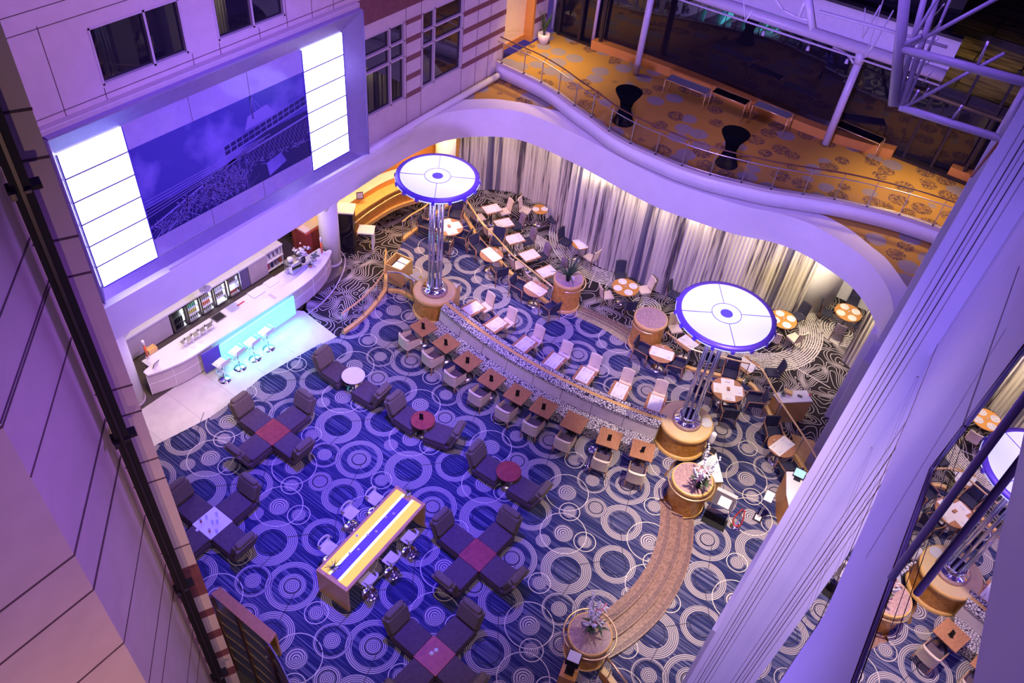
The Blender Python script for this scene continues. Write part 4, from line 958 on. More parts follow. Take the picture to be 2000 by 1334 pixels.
for q, lb in (((843, 1276), 'left small white cup on the orange-red low table'), ((852, 1270), 'right small white cup on the orange-red low table')):
    p = at(q[0], q[1], .435); t = empty('espresso_cup', lb, 'cup', (p[0], p[1], .436), 0, 'small cups'); MB().lathe((0, 0, 0), [(.052, 0), (.056, .008), (.02, .008)], 16, 'white_plastic').build('saucer', t); MB().lathe((0, 0, .008), [(.018, 0), (.03, .045), (.026, .045), (.016, .006)], 14, 'white_plastic', False).build('bowl', t)
MH = Proto(menu_holder()); GM = 'black upright menu holders'
p = at(823, 818, .62); MH.place((p[0], p[1], .621), .4, 'black menu holder on the purple-lit round lounge table', GM)

# ================================================================ ROW OF WOODEN TABLES ALONG THE BANQUETTE
TQ = Proto(table_sq(.70, .70, .75)); TB = Proto(tub_chair())
row = [(827.8, 638.4), (872, 670.2), (914, 705), (960.5, 740.5), (1011.3, 769.3), (1062.2, 795.4), (1122, 824.2), (1190.4, 855.7), (1255.2, 879.1)]
for i, q in enumerate(row):
    c = at(q[0], q[1], .75); th = ang(c, BC); th2 = th if i < 7 else th+.06
    TQ.place((c[0], c[1], 0), th2, 'bare wooden square table, %s from the left along the banquette lounge side' % ORD[i] if i < 8 else 'bare wooden square table at the right end of the banquette lounge side', 'wooden tables along the lounge side of the banquette')
    dd = .58 if i not in (7, 8) else .66
    TB.place((c[0]-dd*math.cos(th2)-.02, c[1]-dd*math.sin(th2), 0), th2, 'cream tub armchair with wooden legs at the %s wooden banquette table from the left' % ORD[i], 'cream tub armchairs')
    if i != 6:
        p = at(q[0]-1, q[1]+3, .75); MH.place((p[0], p[1], .751), th+.5+.3*R_.uniform(-1, 1), 'black menu holder on the %s wooden banquette table from the left' % ORD[i], GM)
# ice bucket on a stand between tables
p = at(1149, 908, 0); t = empty('wine_cooler', 'chrome wine cooler bowl on a tall stand between two wooden banquette tables', 'wine cooler', (p[0], p[1], 0))
MB().lathe((0, 0, 0), [(.13, 0), (.13, .01), (.03, .03)], 20, 'chrome').build('base', t); MB().cyl((0, 0, .03), .012, .6, 'chrome', 8).build('stem', t)
MB().lathe((0, 0, .62), [(.04, 0), (.09, .05), (.12, .16), (.11, .16), (.08, .06), (.03, .02)], 20, 'chrome', False).build('bowl', t)
# the curved banquette
t = empty('curved_banquette', 'long curved banquette with speckled seat and grey backrest between two round planters', 'banquette', (15.7, 8.5, 0))
def bql(r, z, y0=4.35, y1=12.75, n=60): return [(bq(r, y0+(y1-y0)*i/n)[0]-15.7, y0+(y1-y0)*i/n-8.5, z) for i in range(n+1)]
m = MB(); m.sheet(bql(17.72, .45), bql(17.05, .45), .40, 'speckle_cloth'); m.build('seat', t, bevel=.03)
m = MB(); m.sheet(bql(17.62, .06), bql(17.1, .06), .10, 'wood_dark'); m.build('plinth', t)
m = MB(); a, b = bql(17.16, .46), bql(17.07, .84); m.ribbon(a, b, 'grey_fabric'); m.ribbon(bql(17.06, .84), bql(17.06, .02), 'grey_fabric'); m.build('backrest', t)
for k in range(1, 8):
    y = 4.35+8.4*k/8; A = bq(17.165, y); B = bq(17.075, y); MB().tube([(A[0]-15.7, A[1]-8.5, .46), (B[0]-15.7, B[1]-8.5, .84)], .006, 'dark_metal', 4).build('seam', t)
m = MB(); m.sheet(bql(17.10, .95), bql(16.85, 1.01), .12, 'speckle_cloth'); m.build('lounge_side_bolster', t, bevel=.03)
m = MB(); m.sheet(bql(16.86, .95), bql(16.70, .95), 1.25, 'wood_light'); m.build('centre_shelf', t)
m = MB(); m.sheet(bql(16.70, .99), bql(16.56, .99), .09, 'speckle_cloth'); m.build('dining_side_bolster', t, bevel=.03)
m = MB(); m.ribbon(bql(16.58, .92), bql(16.50, .12), 'grey_fabric'); m.build('dining_backrest', t)
m = MB(); m.sheet(bql(16.55, .10), bql(15.98, .10), .38, 'speckle_cloth'); m.build('dining_seat', t, bevel=.03)

# ================================================================ ROUND PLANTERS AND LAMP COLUMNS
def planter_col(c, r, zb, side, top, label):
    t = empty('round_planter', label, 'planter', (c[0], c[1], zb)); h = 1.0-zb-.05
    MB().lathe((0, 0, 0), [(r*1.0, .14), (r, h-.16)], 48, side, False).build('drum', t)
    MB().lathe((0, 0, 0), [(r*1.05, 0), (r*1.05, .14), (r, .145)], 48, 'wood_light', False).build('plinth_band', t)
    MB().lathe((0, 0, h-.16), [(r+.01, 0), (r+.035, .03), (r+.035, .15), (r+.02, .16), (r-.02, .165)], 48, 'wood_light', True).build('rim', t)
    MB().cyl((0, 0, h), r-.01, .012, top, 48).build('top_slab', t)
    return t, zb+h+.012
def lamp_column(c, zb, label, zd, r):
    t = empty('lamp_column', label, 'lamp', (c[0], c[1], zb))
    MB().lathe((0, 0, 0), [(.46, 0), (.46, .10), (.42, .11)], 40, 'stone_pink').build('stone_ring', t)
    MB().lathe((0, 0, .10), [(.41, 0), (.41, .05), (.29, .06), (.27, .18), (.31, .19), (.31, .24), (.25, .25)], 40, 'chrome').build('base_ring', t)
    for k in range(8):
        a = 2*PI*k/8+.2; MB().cyl((.215*math.cos(a), .215*math.sin(a), .1), .036, zd-zb-.5, 'pole_steel', 14).build('pole', t)
    zc = zd-zb
    for zz in (1.4, 2.8): MB().lathe((0, 0, zz), [(.19, 0), (.19, .03)], 24, 'chrome').build('spacer', t)
    MB().lathe((0, 0, zc-.42), [(.20, 0), (.27, .02), (.34, .16), (.30, .26)], 32, 'collar_light').build('glowing_collar', t)
    rim_ = MB().lathe((0, 0, zc-.14), [(.3, 0), (r-.12, .02), (r+.0, .06), (r, .13), (r-.15, .142)], 64, 'rim_purple').build('rim', t)
    MB().lathe((0, 0, zc-.185), [(r-.34, 0), (r-.05, .02), (r+.015, .085)], 64, 'disc_light', False).build('under_glow_ring', t)
    for k in range(16):
        a = 2*PI*(k+.5)/16; MB().box(((r-.01)*math.cos(a), (r-.01)*math.sin(a), zc-.11), (.10, .09, .10), 'rim_purple', a).build('rim_clip', rim_)
    df_ = MB().lathe((0, 0, zc), [(.0001, .012), (.4, .010), (r-.14, .002)], 64, 'disc_light', False).build('diffuser', t)
    for k in range(4):
        a = PI/2*k+.62; x0, x1 = .40, r-.13; MB().box(((x0+x1)/2*math.cos(a), (x0+x1)/2*math.sin(a), zc+.011), (x1-x0, .014, .012), 'rim_purple', a).build('rib', df_)
    MB().lathe((0, 0, zc+.012), [(.395, 0), (.395, .008), (.41, .008), (.41, 0)], 48, 'rim_purple', False).build('centre_ring', df_)
    MB().lathe((0, 0, zc+.016), [(.0001, .004), (.17, 0)], 28, 'disc_hub', False).build('hub_spot', df_)
    return t
tl, zt = planter_col(PLL, .72, 0, 'veneer_burl', 'cream_wood', 'big round wood-clad planter at the left end of the banquette, under the left disc lamp')
lamp_column((PLL[0], PLL[1]), zt, 'tall chrome pole lamp with glowing disc, the left and farther one', 5.66, 1.30)
tl, zt = planter_col(PLR, .80, 0, 'veneer_burl', 'cream_wood', 'big round wood-clad planter at the right end of the banquette, under the right disc lamp')
lamp_column((PLR[0], PLR[1]), zt, 'tall chrome pole lamp with glowing disc, the right and nearer one', 5.5, 1.36)
tl, zf1 = planter_col(F1, .57, ZB, 'veneer_burl', 'stone_pink', 'round wood-clad planter with a curved brass handrail beside the entrance desk')
tl, zf2 = planter_col(F2, .53, -.1, 'veneer_burl', 'stone_pink', 'round wood-clad planter with a brass rail hoop at the bottom of the photo')
tl, zd1 = planter_col(D1, .52, ZB, 'veneer_burl', 'stone_pink', 'round wood-clad planter with a dark palm at the left end of the small steps')
tl, zd2 = planter_col(D2, .56, ZB, 'veneer_burl', 'stone_pink', 'round wood-clad planter with a bare polished top at the right end of the small steps')
def hoop(c, r, z, a0, a1, label, m='brass'):
    t = empty('curved_handrail', label, 'handrail', (c[0], c[1], z)); P = arc((0, 0), r, a0, a1, 30)
    MB().tube([(p[0], p[1], 0) for p in P], .024, m, 8).build('rail', t)
    for k in (6, 15, 24): p = P[k]; q = (p[0]*.86, p[1]*.86); MB().tube([(p[0], p[1], -.02), (q[0], q[1], -.05)], .012, m, 6).build('bracket', t)
hoop(F1, .68, .82, 110, 345, 'brass handrail curving round the planter beside the entrance desk')
hoop(F2, .66, .92, -170, 160, 'brass handrail hoop round the flower planter at the bottom of the photo')
hoop(D1, .64, .80, 200, 330, 'short brass handrail on the palm planter'); hoop(D2, .66, .80, 130, 215, 'short brass handrail on the bare planter')
def bouquet(c, z, label, seed, grassy=False):
    rr = random.Random(seed); t = empty('flower_arrangement', label, 'flowers', (c[0], c[1], z))
    MB().lathe((0, 0, 0), [(.055, 0), (.06, .02), (.075, .34), (.066, .34), (.05, .03)], 20, 'black').build('vase', t)
    m = MB(); lf = MB(); wp = MB(); pk = MB()
    for k in range(26):
        a = rr.uniform(0, 2*PI); tilt = rr.uniform(.05, .5); L = rr.uniform(.6, 1.25)
        e = (math.cos(a)*math.sin(tilt)*L, math.sin(a)*math.sin(tilt)*L, .3+math.cos(tilt)*L*(1 if k % 3 else .55))
        m.tube([(0, 0, .28), (e[0]*.4, e[1]*.4, .28+(e[2]-.28)*.55), e], .006, 'leaf', 4, r2=.003)
        if k < 9:
            for q in range(10): f = .45+.055*q; wp.ball((e[0]*f+rr.uniform(-.02, .02), e[1]*f+rr.uniform(-.02, .02), .28+(e[2]-.28)*f), .050*(1.3-f*.7), 'petal_white', 6, (1, 1, .7))
        elif k < 15:
            for q in range(6):
                b = 2*PI*q/6; s = .16; ex = (e[0]*.6, e[1]*.6, .30+(e[2]-.28)*.45)
                pk.add([ex, (ex[0]+s*.5*math.cos(b-.3), ex[1]+s*.5*math.sin(b-.3), ex[2]+.03), (ex[0]+s*math.cos(b), ex[1]+s*math.sin(b), ex[2]+.02), (ex[0]+s*.5*math.cos(b+.3), ex[1]+s*.5*math.sin(b+.3), ex[2]+.03)], [(0, 1, 2, 3)], 'petal_pink' if q % 3 == 0 else 'petal_white')
        else:
            for q in range(3):
                b = a+q-1; s = rr.uniform(.2, .32); o = (e[0]*.3, e[1]*.3, .3)
                lf.add([o, (o[0]+s*.5*math.cos(b-.2), o[1]+s*.5*math.sin(b-.2), .36), (o[0]+s*math.cos(b), o[1]+s*math.sin(b), .33), (o[0]+s*.5*math.cos(b+.2), o[1]+s*.5*math.sin(b+.2), .36)], [(0, 1, 2, 3)], 'leaf')
    m.build('stems', t); wp.build('white_blossoms', t); pk.build('lilies', t); lf.build('leaves', t)
bouquet(at(1362, 952, zf1), zf1, 'tall arrangement of white gladioli in a black vase on the planter beside the entrance desk', 4)
bouquet(at(1153, 1232, zf2), zf2, 'tall arrangement of pink lilies and white gladioli in a black vase at the bottom', 9)
def spiky(loc, label, n, L, pot, seed, name='potted_plant', potr=.07, poth=.1, leafm='leaf', w=.02, droop=.5, pots=None):
    rr = random.Random(seed); t = empty(name, label, 'plant', loc)
    if pots == 'sq': MB().box((0, 0, poth/2), (potr*2, potr*2, poth), pot).build('pot', t, bevel=.01)
    else: MB().lathe((0, 0, 0), [(potr*.7, 0), (potr, poth*.6), (potr*.95, poth), (potr*.8, poth), (potr*.75, poth*.8)], 20, pot).build('pot', t)
    m = MB()
    for k in range(n):
        a = rr.uniform(0, 2*PI); l = L*rr.uniform(.6, 1.1); ti = rr.uniform(.1, droop); pts = []
        for q in range(5):
            f = q/4; pts.append((math.cos(a)*l*f*math.sin(ti*(1+f)), math.sin(a)*l*f*math.sin(ti*(1+f)), poth*.8+l*f*math.cos(ti*(1+f*.8))))
        A = []; B = []
        for q, p in enumerate(pts):
            ww = w*(1-(q/4)**2*.95); A.append((p[0]-math.sin(a)*ww, p[1]+math.cos(a)*ww, p[2])); B.append((p[0]+math.sin(a)*ww, p[1]-math.cos(a)*ww, p[2]))
        m.ribbon(A, B, leafm)
    m.build('leaves', t); return t
p = at(1109, 548, zd1); spiky((p[0], p[1], zd1), 'dark palm in a black vase on the planter left of the small steps', 26, .85, 'black', 5, 'potted_palm', .09, .22, 'leaf', .035, .9)
tag(MB().box((0, 0, .09), (.02, .12, .18), 'white_paper').build('table_card', loc=(p[0]+.12, p[1]-.12, zd1), rz=.4), 'small white card beside the palm vase', 'card')

# ================================================================ HIGH TABLE WITH GLOWING TOP
c = [at(*p, 1.06) for p in ((617.5, 1112.5), (768, 958), (831, 985), (676, 1157))]
hx = sum(p[0] for p in c)/4; hy = sum(p[1] for p in c)/4
c0 = at(676, 1157, 1.06); c1 = at(831, 985, 1.06); c3_ = at(617.5, 1112.5, 1.06); th = ang(c0, c1); Lh = math.dist(c0, c1); Wh = math.dist(c0, c3_)
hx = (c1[0]+c3_[0])/2; hy = (c1[1]+c3_[1])/2
t = empty('high_table', 'long wooden high table with a glowing yellow top and violet centre strip', 'table', (hx, hy, 0), th)
MB().box((0, 0, 1.02), (Lh, Wh, .08), 'wood_light').build('top_frame', t, bevel=.01)
for s in (-1, 1): MB().box((s*(Lh/2-.04), 0, .5), (.08, Wh, 1.0), 'wood_light').build('leg_panel', t, bevel=.008)
for s, nm in ((-1, 'near'), (1, 'far')):
    MB().box((0, s*Wh*.285, 1.064), (Lh-.20, Wh*.27, .012), 'strip_spill').build('glowing_panel', t); MB().box((0, s*Wh*.155, 1.068), (Lh-.24, Wh*.07, .012), 'strip_light').build('light_strip', t)
MB().box((-.05, 0, 1.068), (Lh-.35, Wh*.24, .02), 'frame_metal').build('centre_strip', t)
SH = Proto(shell_stool()); u = Vector((math.cos(th), math.sin(th), 0)); v = Vector((-u.y, u.x, 0))
left = [(731, 970), (684, 998), (640, 1066)]; right = [(800, 1048), (765, 1090), (720.4, 1131)]
for side_, L_ in (('left', left), ('right', right)):
    for k, q in enumerate(L_):
        p = at(q[0], q[1], .80); lb = ['farthest', 'middle', 'nearest'][k]
        SH.place((p[0], p[1], 0), th+(-PI/2 if side_ == 'left' else PI/2), 'white shell high stool, %s of three on the %s side of the glowing table' % (lb, side_), 'white shell stools at the glowing high table')
for k, q in enumerate(((683, 1082), (700, 1074), (718, 1046), (735, 1039), (754, 1011), (769, 1004), (697, 1047))):
    p = at(q[0], q[1], 1.08); t = empty('candle_holder', '%s small round candle glass from the near end of the glowing high table' % ORD[k] if k < 6 else 'lone round candle glass on the left glowing panel of the high table', 'candle', (p[0], p[1], 1.079 if k < 6 else 1.071), 0, 'candle glasses on the glowing high table')
    MB().lathe((0, 0, 0), [(.028, 0), (.036, .02), (.034, .04), (.026, .04), (.024, .02)], 14, 'white_plastic', True).build('cup', t); MB().cyl((0, 0, .02), .018, .018, 'petal_pink' if k in (4, 5) else 'candle_wax', 10).build('candle', t)
p = at(652, 1112, 1.08); spiky((p[0], p[1], 1.071), 'small spiky grass in a square white pot at the near end of the high table', 26, .28, 'white_plastic', 2, 'potted_grass', .07, .09, 'leaf', .008, 1.0, 'sq')
p = at(797, 966, 1.08); spiky((p[0], p[1], 1.071), 'small spiky grass in a square white pot at the far end of the high table', 22, .24, 'white_plastic', 8, 'potted_grass', .06, .08, 'leaf', .008, 1.0, 'sq')
# ================================================================ DINING TABLES ON THE SUNKEN FLOOR
def setting(c, z, th, w, l, phrase, mats=1, salt=True, offs=(0, 0)):
    """white cloth runner with two folded napkins and cutlery, and a salt pot, lying on a table"""
    u = (math.cos(th), math.sin(th)); v = (-u[1], u[0])
    t = empty('table_runner', 'white cloth runner laid for two on the '+phrase, 'placemat', (c[0], c[1], z), th, 'white runners')
    MB().box((0, 0, .002), (l, w, .004), 'white_paper').build('cloth', t)
    m = MB()
    for s in (-1, 1):
        for dy in (-.13, .13): m.box((s*l*.30, dy, .007), (.17, .012, .003), 'steel'); 
    m.build('cutlery', t)
    for s, nm in ((-1, 'near'), (1, 'far')):
        p = (c[0]+u[0]*s*l*.33, c[1]+u[1]*s*l*.33); tag(MB().box((0, 0, .008), (.10, .17, .012), 'white_plastic').build('folded_napkin', loc=(p[0], p[1], z+.005), rz=th), 'folded white napkin at the %s end of the %s' % (nm, phrase), 'napkin', 'folded white napkins')
    if salt:
        p = (c[0]+u[0]*.04+v[0]*(-w*.5-.06), c[1]+u[1]*.04+v[1]*(-w*.5-.06))
        t2 = empty('salt_pot', 'little salt and pepper pot on the '+phrase, 'salt pot', (p[0], p[1], z), th, 'salt pots'); MB().cyl((0, 0, 0), .018, .05, 'white_plastic', 10).build('salt', t2); MB().cyl((.04, 0, 0), .018, .05, 'steel', 10).build('pepper', t2)
TD = Proto(table_sq(.62, .74, .75)); SB = Proto(side_chair('beige_fabric', None, 'wood_top'))
row2 = [(924.3, 601.4), (969, 633.3), (1025.5, 671.5), (1082.8, 704.6), (1142.7, 732.6), (1210.2, 763.2), (1280.3, 787.4)]
zt_ = ZB+.75
for i, q in enumerate(row2):
    c = at(q[0], q[1], zt_); th = ang(BC, c)  # away from banquette centre
    th = math.atan2(c[1]-BC[1], c[0]-BC[0])+PI  # towards the dining floor
    TD.place((c[0], c[1], ZB), th, 'laid wooden table, %s from the left along the dining side of the banquette' % ORD[i], 'laid tables along the dining side of the banquette')
    setting(c, zt_+.001, th, .44, .66, '%s laid banquette table from the left' % ORD[i])
    cc = (c[0]+math.cos(th)*.56, c[1]+math.sin(th)*.56)
    SB.place((cc[0], cc[1], ZB), th+PI, 'beige upholstered chair facing the banquette at the %s laid table from the left' % ORD[i], 'beige upholstered chairs')
WA = Proto(wood_armchair()); RD = Proto(table_round(.45, .75, 'wood_top')); RDL = Proto(table_round(.56, .75, 'wood_top'))
def round_set(q, chairs, r, phrase, run_th, big=False, four=False, zf=ZB):
    c = at(q[0], q[1], zf+.75); P = (RDL if big else RD); P.place((c[0], c[1], zf), 0, 'round dining table '+phrase, 'round tables with dark armchairs')
    if four:
        t = empty('table_runner', 'cross-shaped white cloths laid for four on the round table '+phrase, 'placemat', (c[0], c[1], zf+.751), run_th, 'white runners')
        MB().box((0, 0, .002), (.98, .44, .004), 'white_paper').build('cloth', t); MB().box((0, 0, .006), (.44, .98, .004), 'white_paper').build('cloth', t)
        for k in range(4):
            a = run_th+k*PI/2; tag(MB().box((0, 0, .014), (.10, .17, .012), 'white_plastic').build('folded_napkin', loc=(c[0]+.38*math.cos(a), c[1]+.38*math.sin(a), zf+.755), rz=a), 'folded white napkin on the %s side of the round table %s' % (['far', 'left', 'near', 'right'][k], phrase), 'napkin', 'folded white napkins')
        tag(MB().box((0, 0, .03), (.13, .10, .05), 'wood_top').build('condiment_box', loc=(c[0], c[1], zf+.762), rz=run_th), 'small wooden condiment box in the middle of the round table '+phrase, 'box')
    else: setting(c, zf+.752, run_th, .44, .80, 'round table '+phrase)
    for k, (nm, cq) in enumerate(chairs):
        p = at(cq[0], cq[1], zf+.5); th = ang(p, c); d = math.dist(p, c); 
        if d < r: p = (c[0]-math.cos(th)*r, c[1]-math.sin(th)*r)
        WA.place((p[0], p[1], zf), th, 'navy armchair on the %s side of the round table %s' % (nm, phrase), 'navy armchairs with wooden arms')
round_set((877, 443), [('back', (891, 415)), ('right', (902, 462)), ('left', (832, 442)), ('front', (868, 478))], .62, 'behind left lamp column', math.radians(60), True, True)
round_set((960, 497), [('left', (933, 482)), ('right', (975, 530)), ('back', (972, 468))], .60, 'right of left lamp column', math.radians(75))
round_set((1046, 564), [('left', (1014, 560)), ('right', (1074, 601))], .60, 'left of palm planter', math.radians(85))
round_set((1292.6, 690), [('left', (1255, 684)), ('right', (1321, 712))], .60, 'before the bare planter', math.radians(105))
round_set((1422, 761), [('back', (1427, 724)), ('front', (1423, 802)), ('right', (1476, 781)), ('left', (1384, 760))], .66, 'laid for four', math.radians(28), True, True)
round_set((1527, 871), [('back', (1509, 842)), ('front', (1540, 915))], .60, 'near the reception desk', math.radians(165))
# ================================================================ TABLES ON THE CURTAIN-SIDE FLOOR
SG = Proto(side_chair('navy_fabric', 'navy_fabric')); SBE = Proto(side_chair('beige_fabric', 'beige_fabric')); SL = Proto(side_chair('lace_cloth', 'navy_fabric'))
CH = {'navy': (SG, 'navy', 'navy high-backed chairs'), 'beige': (SBE, 'beige', 'beige high-backed chairs'), 'lace': (SL, 'purple lace-patterned', 'lace-patterned chairs')}
def chair_at(kind, q, target, label, zs=.6, mind=.55, zf=ZK):
    p = at(q[0], q[1], zf+zs); th = ang(p, target); d = math.dist(p, target)
    if d < mind: p = (target[0]-math.cos(th)*mind, target[1]-math.sin(th)*mind)
    CH[kind][0].place((p[0], p[1], zf), th, label, CH[kind][2])
row3 = [(961, 407.7), (984, 435.5), (1005, 466), (1034.4, 498), (1068, 530)]
for i, q in enumerate(row3):
    c = at(q[0], q[1], ZK+.75); a0 = at(*row3[max(0, i-1)], ZK+.75); a1 = at(*row3[min(4, i+1)], ZK+.75); th = ang(a0, a1)+PI/2
    TD.place((c[0], c[1], ZK), th, 'laid square table, %s from the curtain end of the row behind the brass rail' % ORD[i], 'laid tables behind the brass rail')
    setting(c, ZK+.751, th, .50, .70, '%s table behind the brass rail' % ORD[i])
    u = (math.cos(th), math.sin(th))
    CH['lace' if i else 'beige'][0].place((c[0]+u[0]*.62, c[1]+u[1]*.62, ZK), th+PI, '%s chair on the curtain side of the %s table behind the brass rail' % ('lace-patterned' if i else 'beige', ORD[i]), CH['lace' if i else 'beige'][2])
    SBE.place((c[0]-u[0]*.60, c[1]-u[1]*.60, ZK), th, 'beige chair on the rail side of the %s table behind the brass rail' % ORD[i], CH['beige'][2])
def plates(c, z, r, n, phrase, a0=0.4, pr=.17):
    for k in range(n):
        a = a0+2*PI*k/n; p = (c[0]+r*math.cos(a), c[1]+r*math.sin(a)); pos = ['back', 'left', 'front', 'right'][k] if n == 4 else ['back', 'front'][k]
        t = empty('placemat_disc', 'round white placemat with cutlery, %s one on the %s' % (pos, phrase), 'placemat', (p[0], p[1], z), a, 'round white placemats')
        MB().lathe((0, 0, 0), [(pr, 0), (pr, .005), (pr-.01, .007)], 28, 'plate_white').build('mat', t); m = MB(); m.box((0, .07, .009), (.16, .012, .003), 'steel'); m.box((0, -.07, .009), (.16, .012, .003), 'steel'); m.build('cutlery', t)
def salt(c, z, phrase):
    t2 = empty('salt_pot', 'little salt and pepper pot on the '+phrase, 'salt pot', (c[0], c[1], z), 0, 'salt pots'); MB().cyl((0, 0, 0), .02, .06, 'white_plastic', 10).build('salt', t2); MB().cyl((.045, 0, 0), .02, .06, 'steel', 10).build('pepper', t2)
RS = Proto(table_round(.34, .75, 'wood_orange'))
c = at(1055, 408.4, ZK+.75); RS.place((c[0], c[1], ZK), 0, 'small round table with two round placemats close to the curtain', 'round orange-wood tables'); plates(c, ZK+.751, .19, 2, 'small round table close to the curtain', PI*.75, .15); salt((c[0]+.2, c[1]-.1), ZK+.751, 'small round table close to the curtain')
chair_at('beige', (1026, 405), c, 'beige chair left of the small round table close to the curtain'); chair_at('lace', (1082, 424), c, 'lace-patterned chair right of the small round table close to the curtain')
c = at(1133.8, 476.5, ZK+.75); RS.place((c[0], c[1], ZK), 0, 'small round table with a white runner, midway along the curtain', 'round orange-wood tables'); setting(c, ZK+.751, math.radians(60), .42, .62, 'small round table midway along the curtain')
chair_at('navy', (1105, 466), c, 'navy chair left of the small round table midway along the curtain'); chair_at('beige', (1155, 497), c, 'beige chair right of the small round table midway along the curtain')
RL4 = Proto(table_round(.52, .75, 'wood_orange'))
for q, ph, chs, ofs in (((1221.7, 560.6), 'round table nearest the bare planter', [('navy', 'back', (1213, 533)), ('beige', 'left', (1186, 571)), ('beige', 'right', (1260, 560)), ('navy', 'front', (1230, 592))], .9),
                    ((1530, 623.5), 'round table right of the disc', [('beige', 'right', (1555, 655)), ('navy', 'back', (1562, 612)), ('navy', 'left', (1500, 640)), ('beige', 'front', (1516, 655))], .8),
                    ((1657, 610), 'round table beside white curved wall', [('navy', 'left', (1617, 605)), ('navy', 'back', (1668, 585)), ('lace', 'front', (1643, 640)), ('navy', 'right', (1682, 632))], .8)):
    c = at(q[0], q[1], ZK+.75); RL4.place((c[0], c[1], ZK), 0, 'orange-wood '+ph+', set with four round placemats', 'round orange-wood tables'); plates(c, ZK+.751, .32, 4, ph, ofs); salt(c, ZK+.751, ph)
    for kind, nm, cq in chs: chair_at(kind, cq, c, '%s chair on the %s side of the %s' % (CH[kind][1], nm, ph), mind=.68)
# tables just behind the rail on the right
for q, th, ph, chs in (((1344, 668.4), -15, 'table left of the disc lamp', [('beige', 'left', (1320, 636)), ('navy', 'near', (1340, 705))]), ((1459, 712.6), -12, 'table behind right lamp pole', [('navy', 'right', (1512, 722)), ('navy', 'left', (1416, 706))])):
    c = at(q[0], q[1], ZK+.75); TD.place((c[0], c[1], ZK), math.radians(th), 'laid square '+ph, 'laid tables behind the brass rail'); setting(c, ZK+.751, math.radians(th+90), .46, .66, ph)
    for kind, nm, cq in chs: chair_at(kind, cq, c, '%s chair on the %s side of the %s' % (CH[kind][1], nm, ph))
c0 = at(1318, 570, ZK+.6); SG.place((c0[0], c0[1], ZK), -PI/2, 'navy chair standing alone against the curtain left of the right disc lamp', CH['navy'][2])

# ================================================================ COUNTERS, DESKS, STANDS
def counter_box(corners, zf, zt, top, side, name, label, cat, th_=.04):
    P = [at(x, y, zt) for x, y in corners]; cx = sum(p[0] for p in P)/len(P); cy = sum(p[1] for p in P)/len(P)
    t = empty(name, label, cat, (cx, cy, zf)); Q = [(p[0]-cx, p[1]-cy) for p in P]; q = [(a*.97, b*.97) for a, b in Q]
    MB().prism(q, 0, zt-zf-th_, side).build('body', t); MB().prism(Q, zt-zf-th_, zt-zf, top).build('top', t, bevel=.006, seg=1); return t, (cx, cy)
t, c = counter_box([(1399, 884), (1413, 941), (1380, 942), (1362, 905)], ZB, ZB+1.05, 'white_top', 'wood_light', 'entrance_desk', 'light wood desk with a white top behind the flower planter', 'desk')
tl_ = ZB+1.05
p = at(1391, 885, tl_); t = empty('card_terminal', 'grey till terminal on the white desk behind the flowers', 'terminal', (p[0], p[1], tl_)); M = rot('Y', 35, (0, 0, .08)); MB().box((0, 0, .02), (.04, .18, .16), 'dark_metal', 0, M).build('screen', t); MB().box((0, 0, .02), (.12, .12, .04), 'wood_light').build('stand', t)
p = at(1386, 870, tl_); t = empty('tall_lamp', 'pale cylindrical table lamp beside the flowers on the entrance desk', 'lamp', (p[0], p[1], tl_)); MB().cyl((0, 0, 0), .05, .12, 'dark_metal', 12).build('foot', t); MB().lathe((0, 0, .12), [(.08, 0), (.085, .1), (.085, .42), (.07, .46)], 18, 'white_paper').build('shade', t)
t, c = counter_box([(1510, 769), (1533, 763), (1575, 762), (1588, 784), (1523, 787)], ZK, ZK+1.08, 'white_top', 'wood_light', 'service_sideboard', 'light wood service sideboard with a white top behind the curved rail', 'sideboard')
for (q, s, m_, lb, nm) in (((1562, 774), (.07, .16, .03), 'dark_metal', 'small black stapler-like object in the middle of the service sideboard', 'stapler'), ((1582, 772), (.06, .06, .06), 'red', 'small red item at the right end of the service sideboard', 'red_box'), ((1538, 768), (.18, .30, .10), 'wood_light', 'shallow tray of leaflets at the back of the service sideboard', 'tray')):
    p = at(q[0], q[1], ZK+1.08); tag(MB().box((0, 0, s[2]/2), s, m_).build(nm, loc=(p[0], p[1], ZK+1.081), rz=.2), lb, nm.replace('_', ' '))
p = at(1528, 772, ZK+1.08); spiky((p[0], p[1], ZK+1.08), 'small leafy plant at the left end of the service sideboard', 18, .22, 'chrome', 12, 'potted_plant', .05, .07, 'leaf_grey', .02, 1.0)
t, c = counter_box([(1536, 921), (1556, 921), (1590, 925), (1560, 975), (1545, 1008), (1536, 965)], ZB, ZB+1.05, 'white_top', 'wood_orange', 'reception_desk', 'orange wood reception desk with a white top beside the lavender pilaster', 'desk')
p = at(1557, 935, tl_); t = empty('till_screen', 'tilted till touchscreen on the reception desk', 'screen', (p[0], p[1], tl_+.001), .1); M = rot('Y', 40, (0, 0, .02)); cs_ = MB().box((0, 0, .17), (.03, .34, .28), 'dark_metal', 0, M).build('casing', t); MB().box((-.018, 0, .17), (.006, .30, .23), 'screen', 0, M).build('display', cs_); MB().box((-.02, 0, .02), (.16, .2, .04), 'dark_metal').build('foot', t)
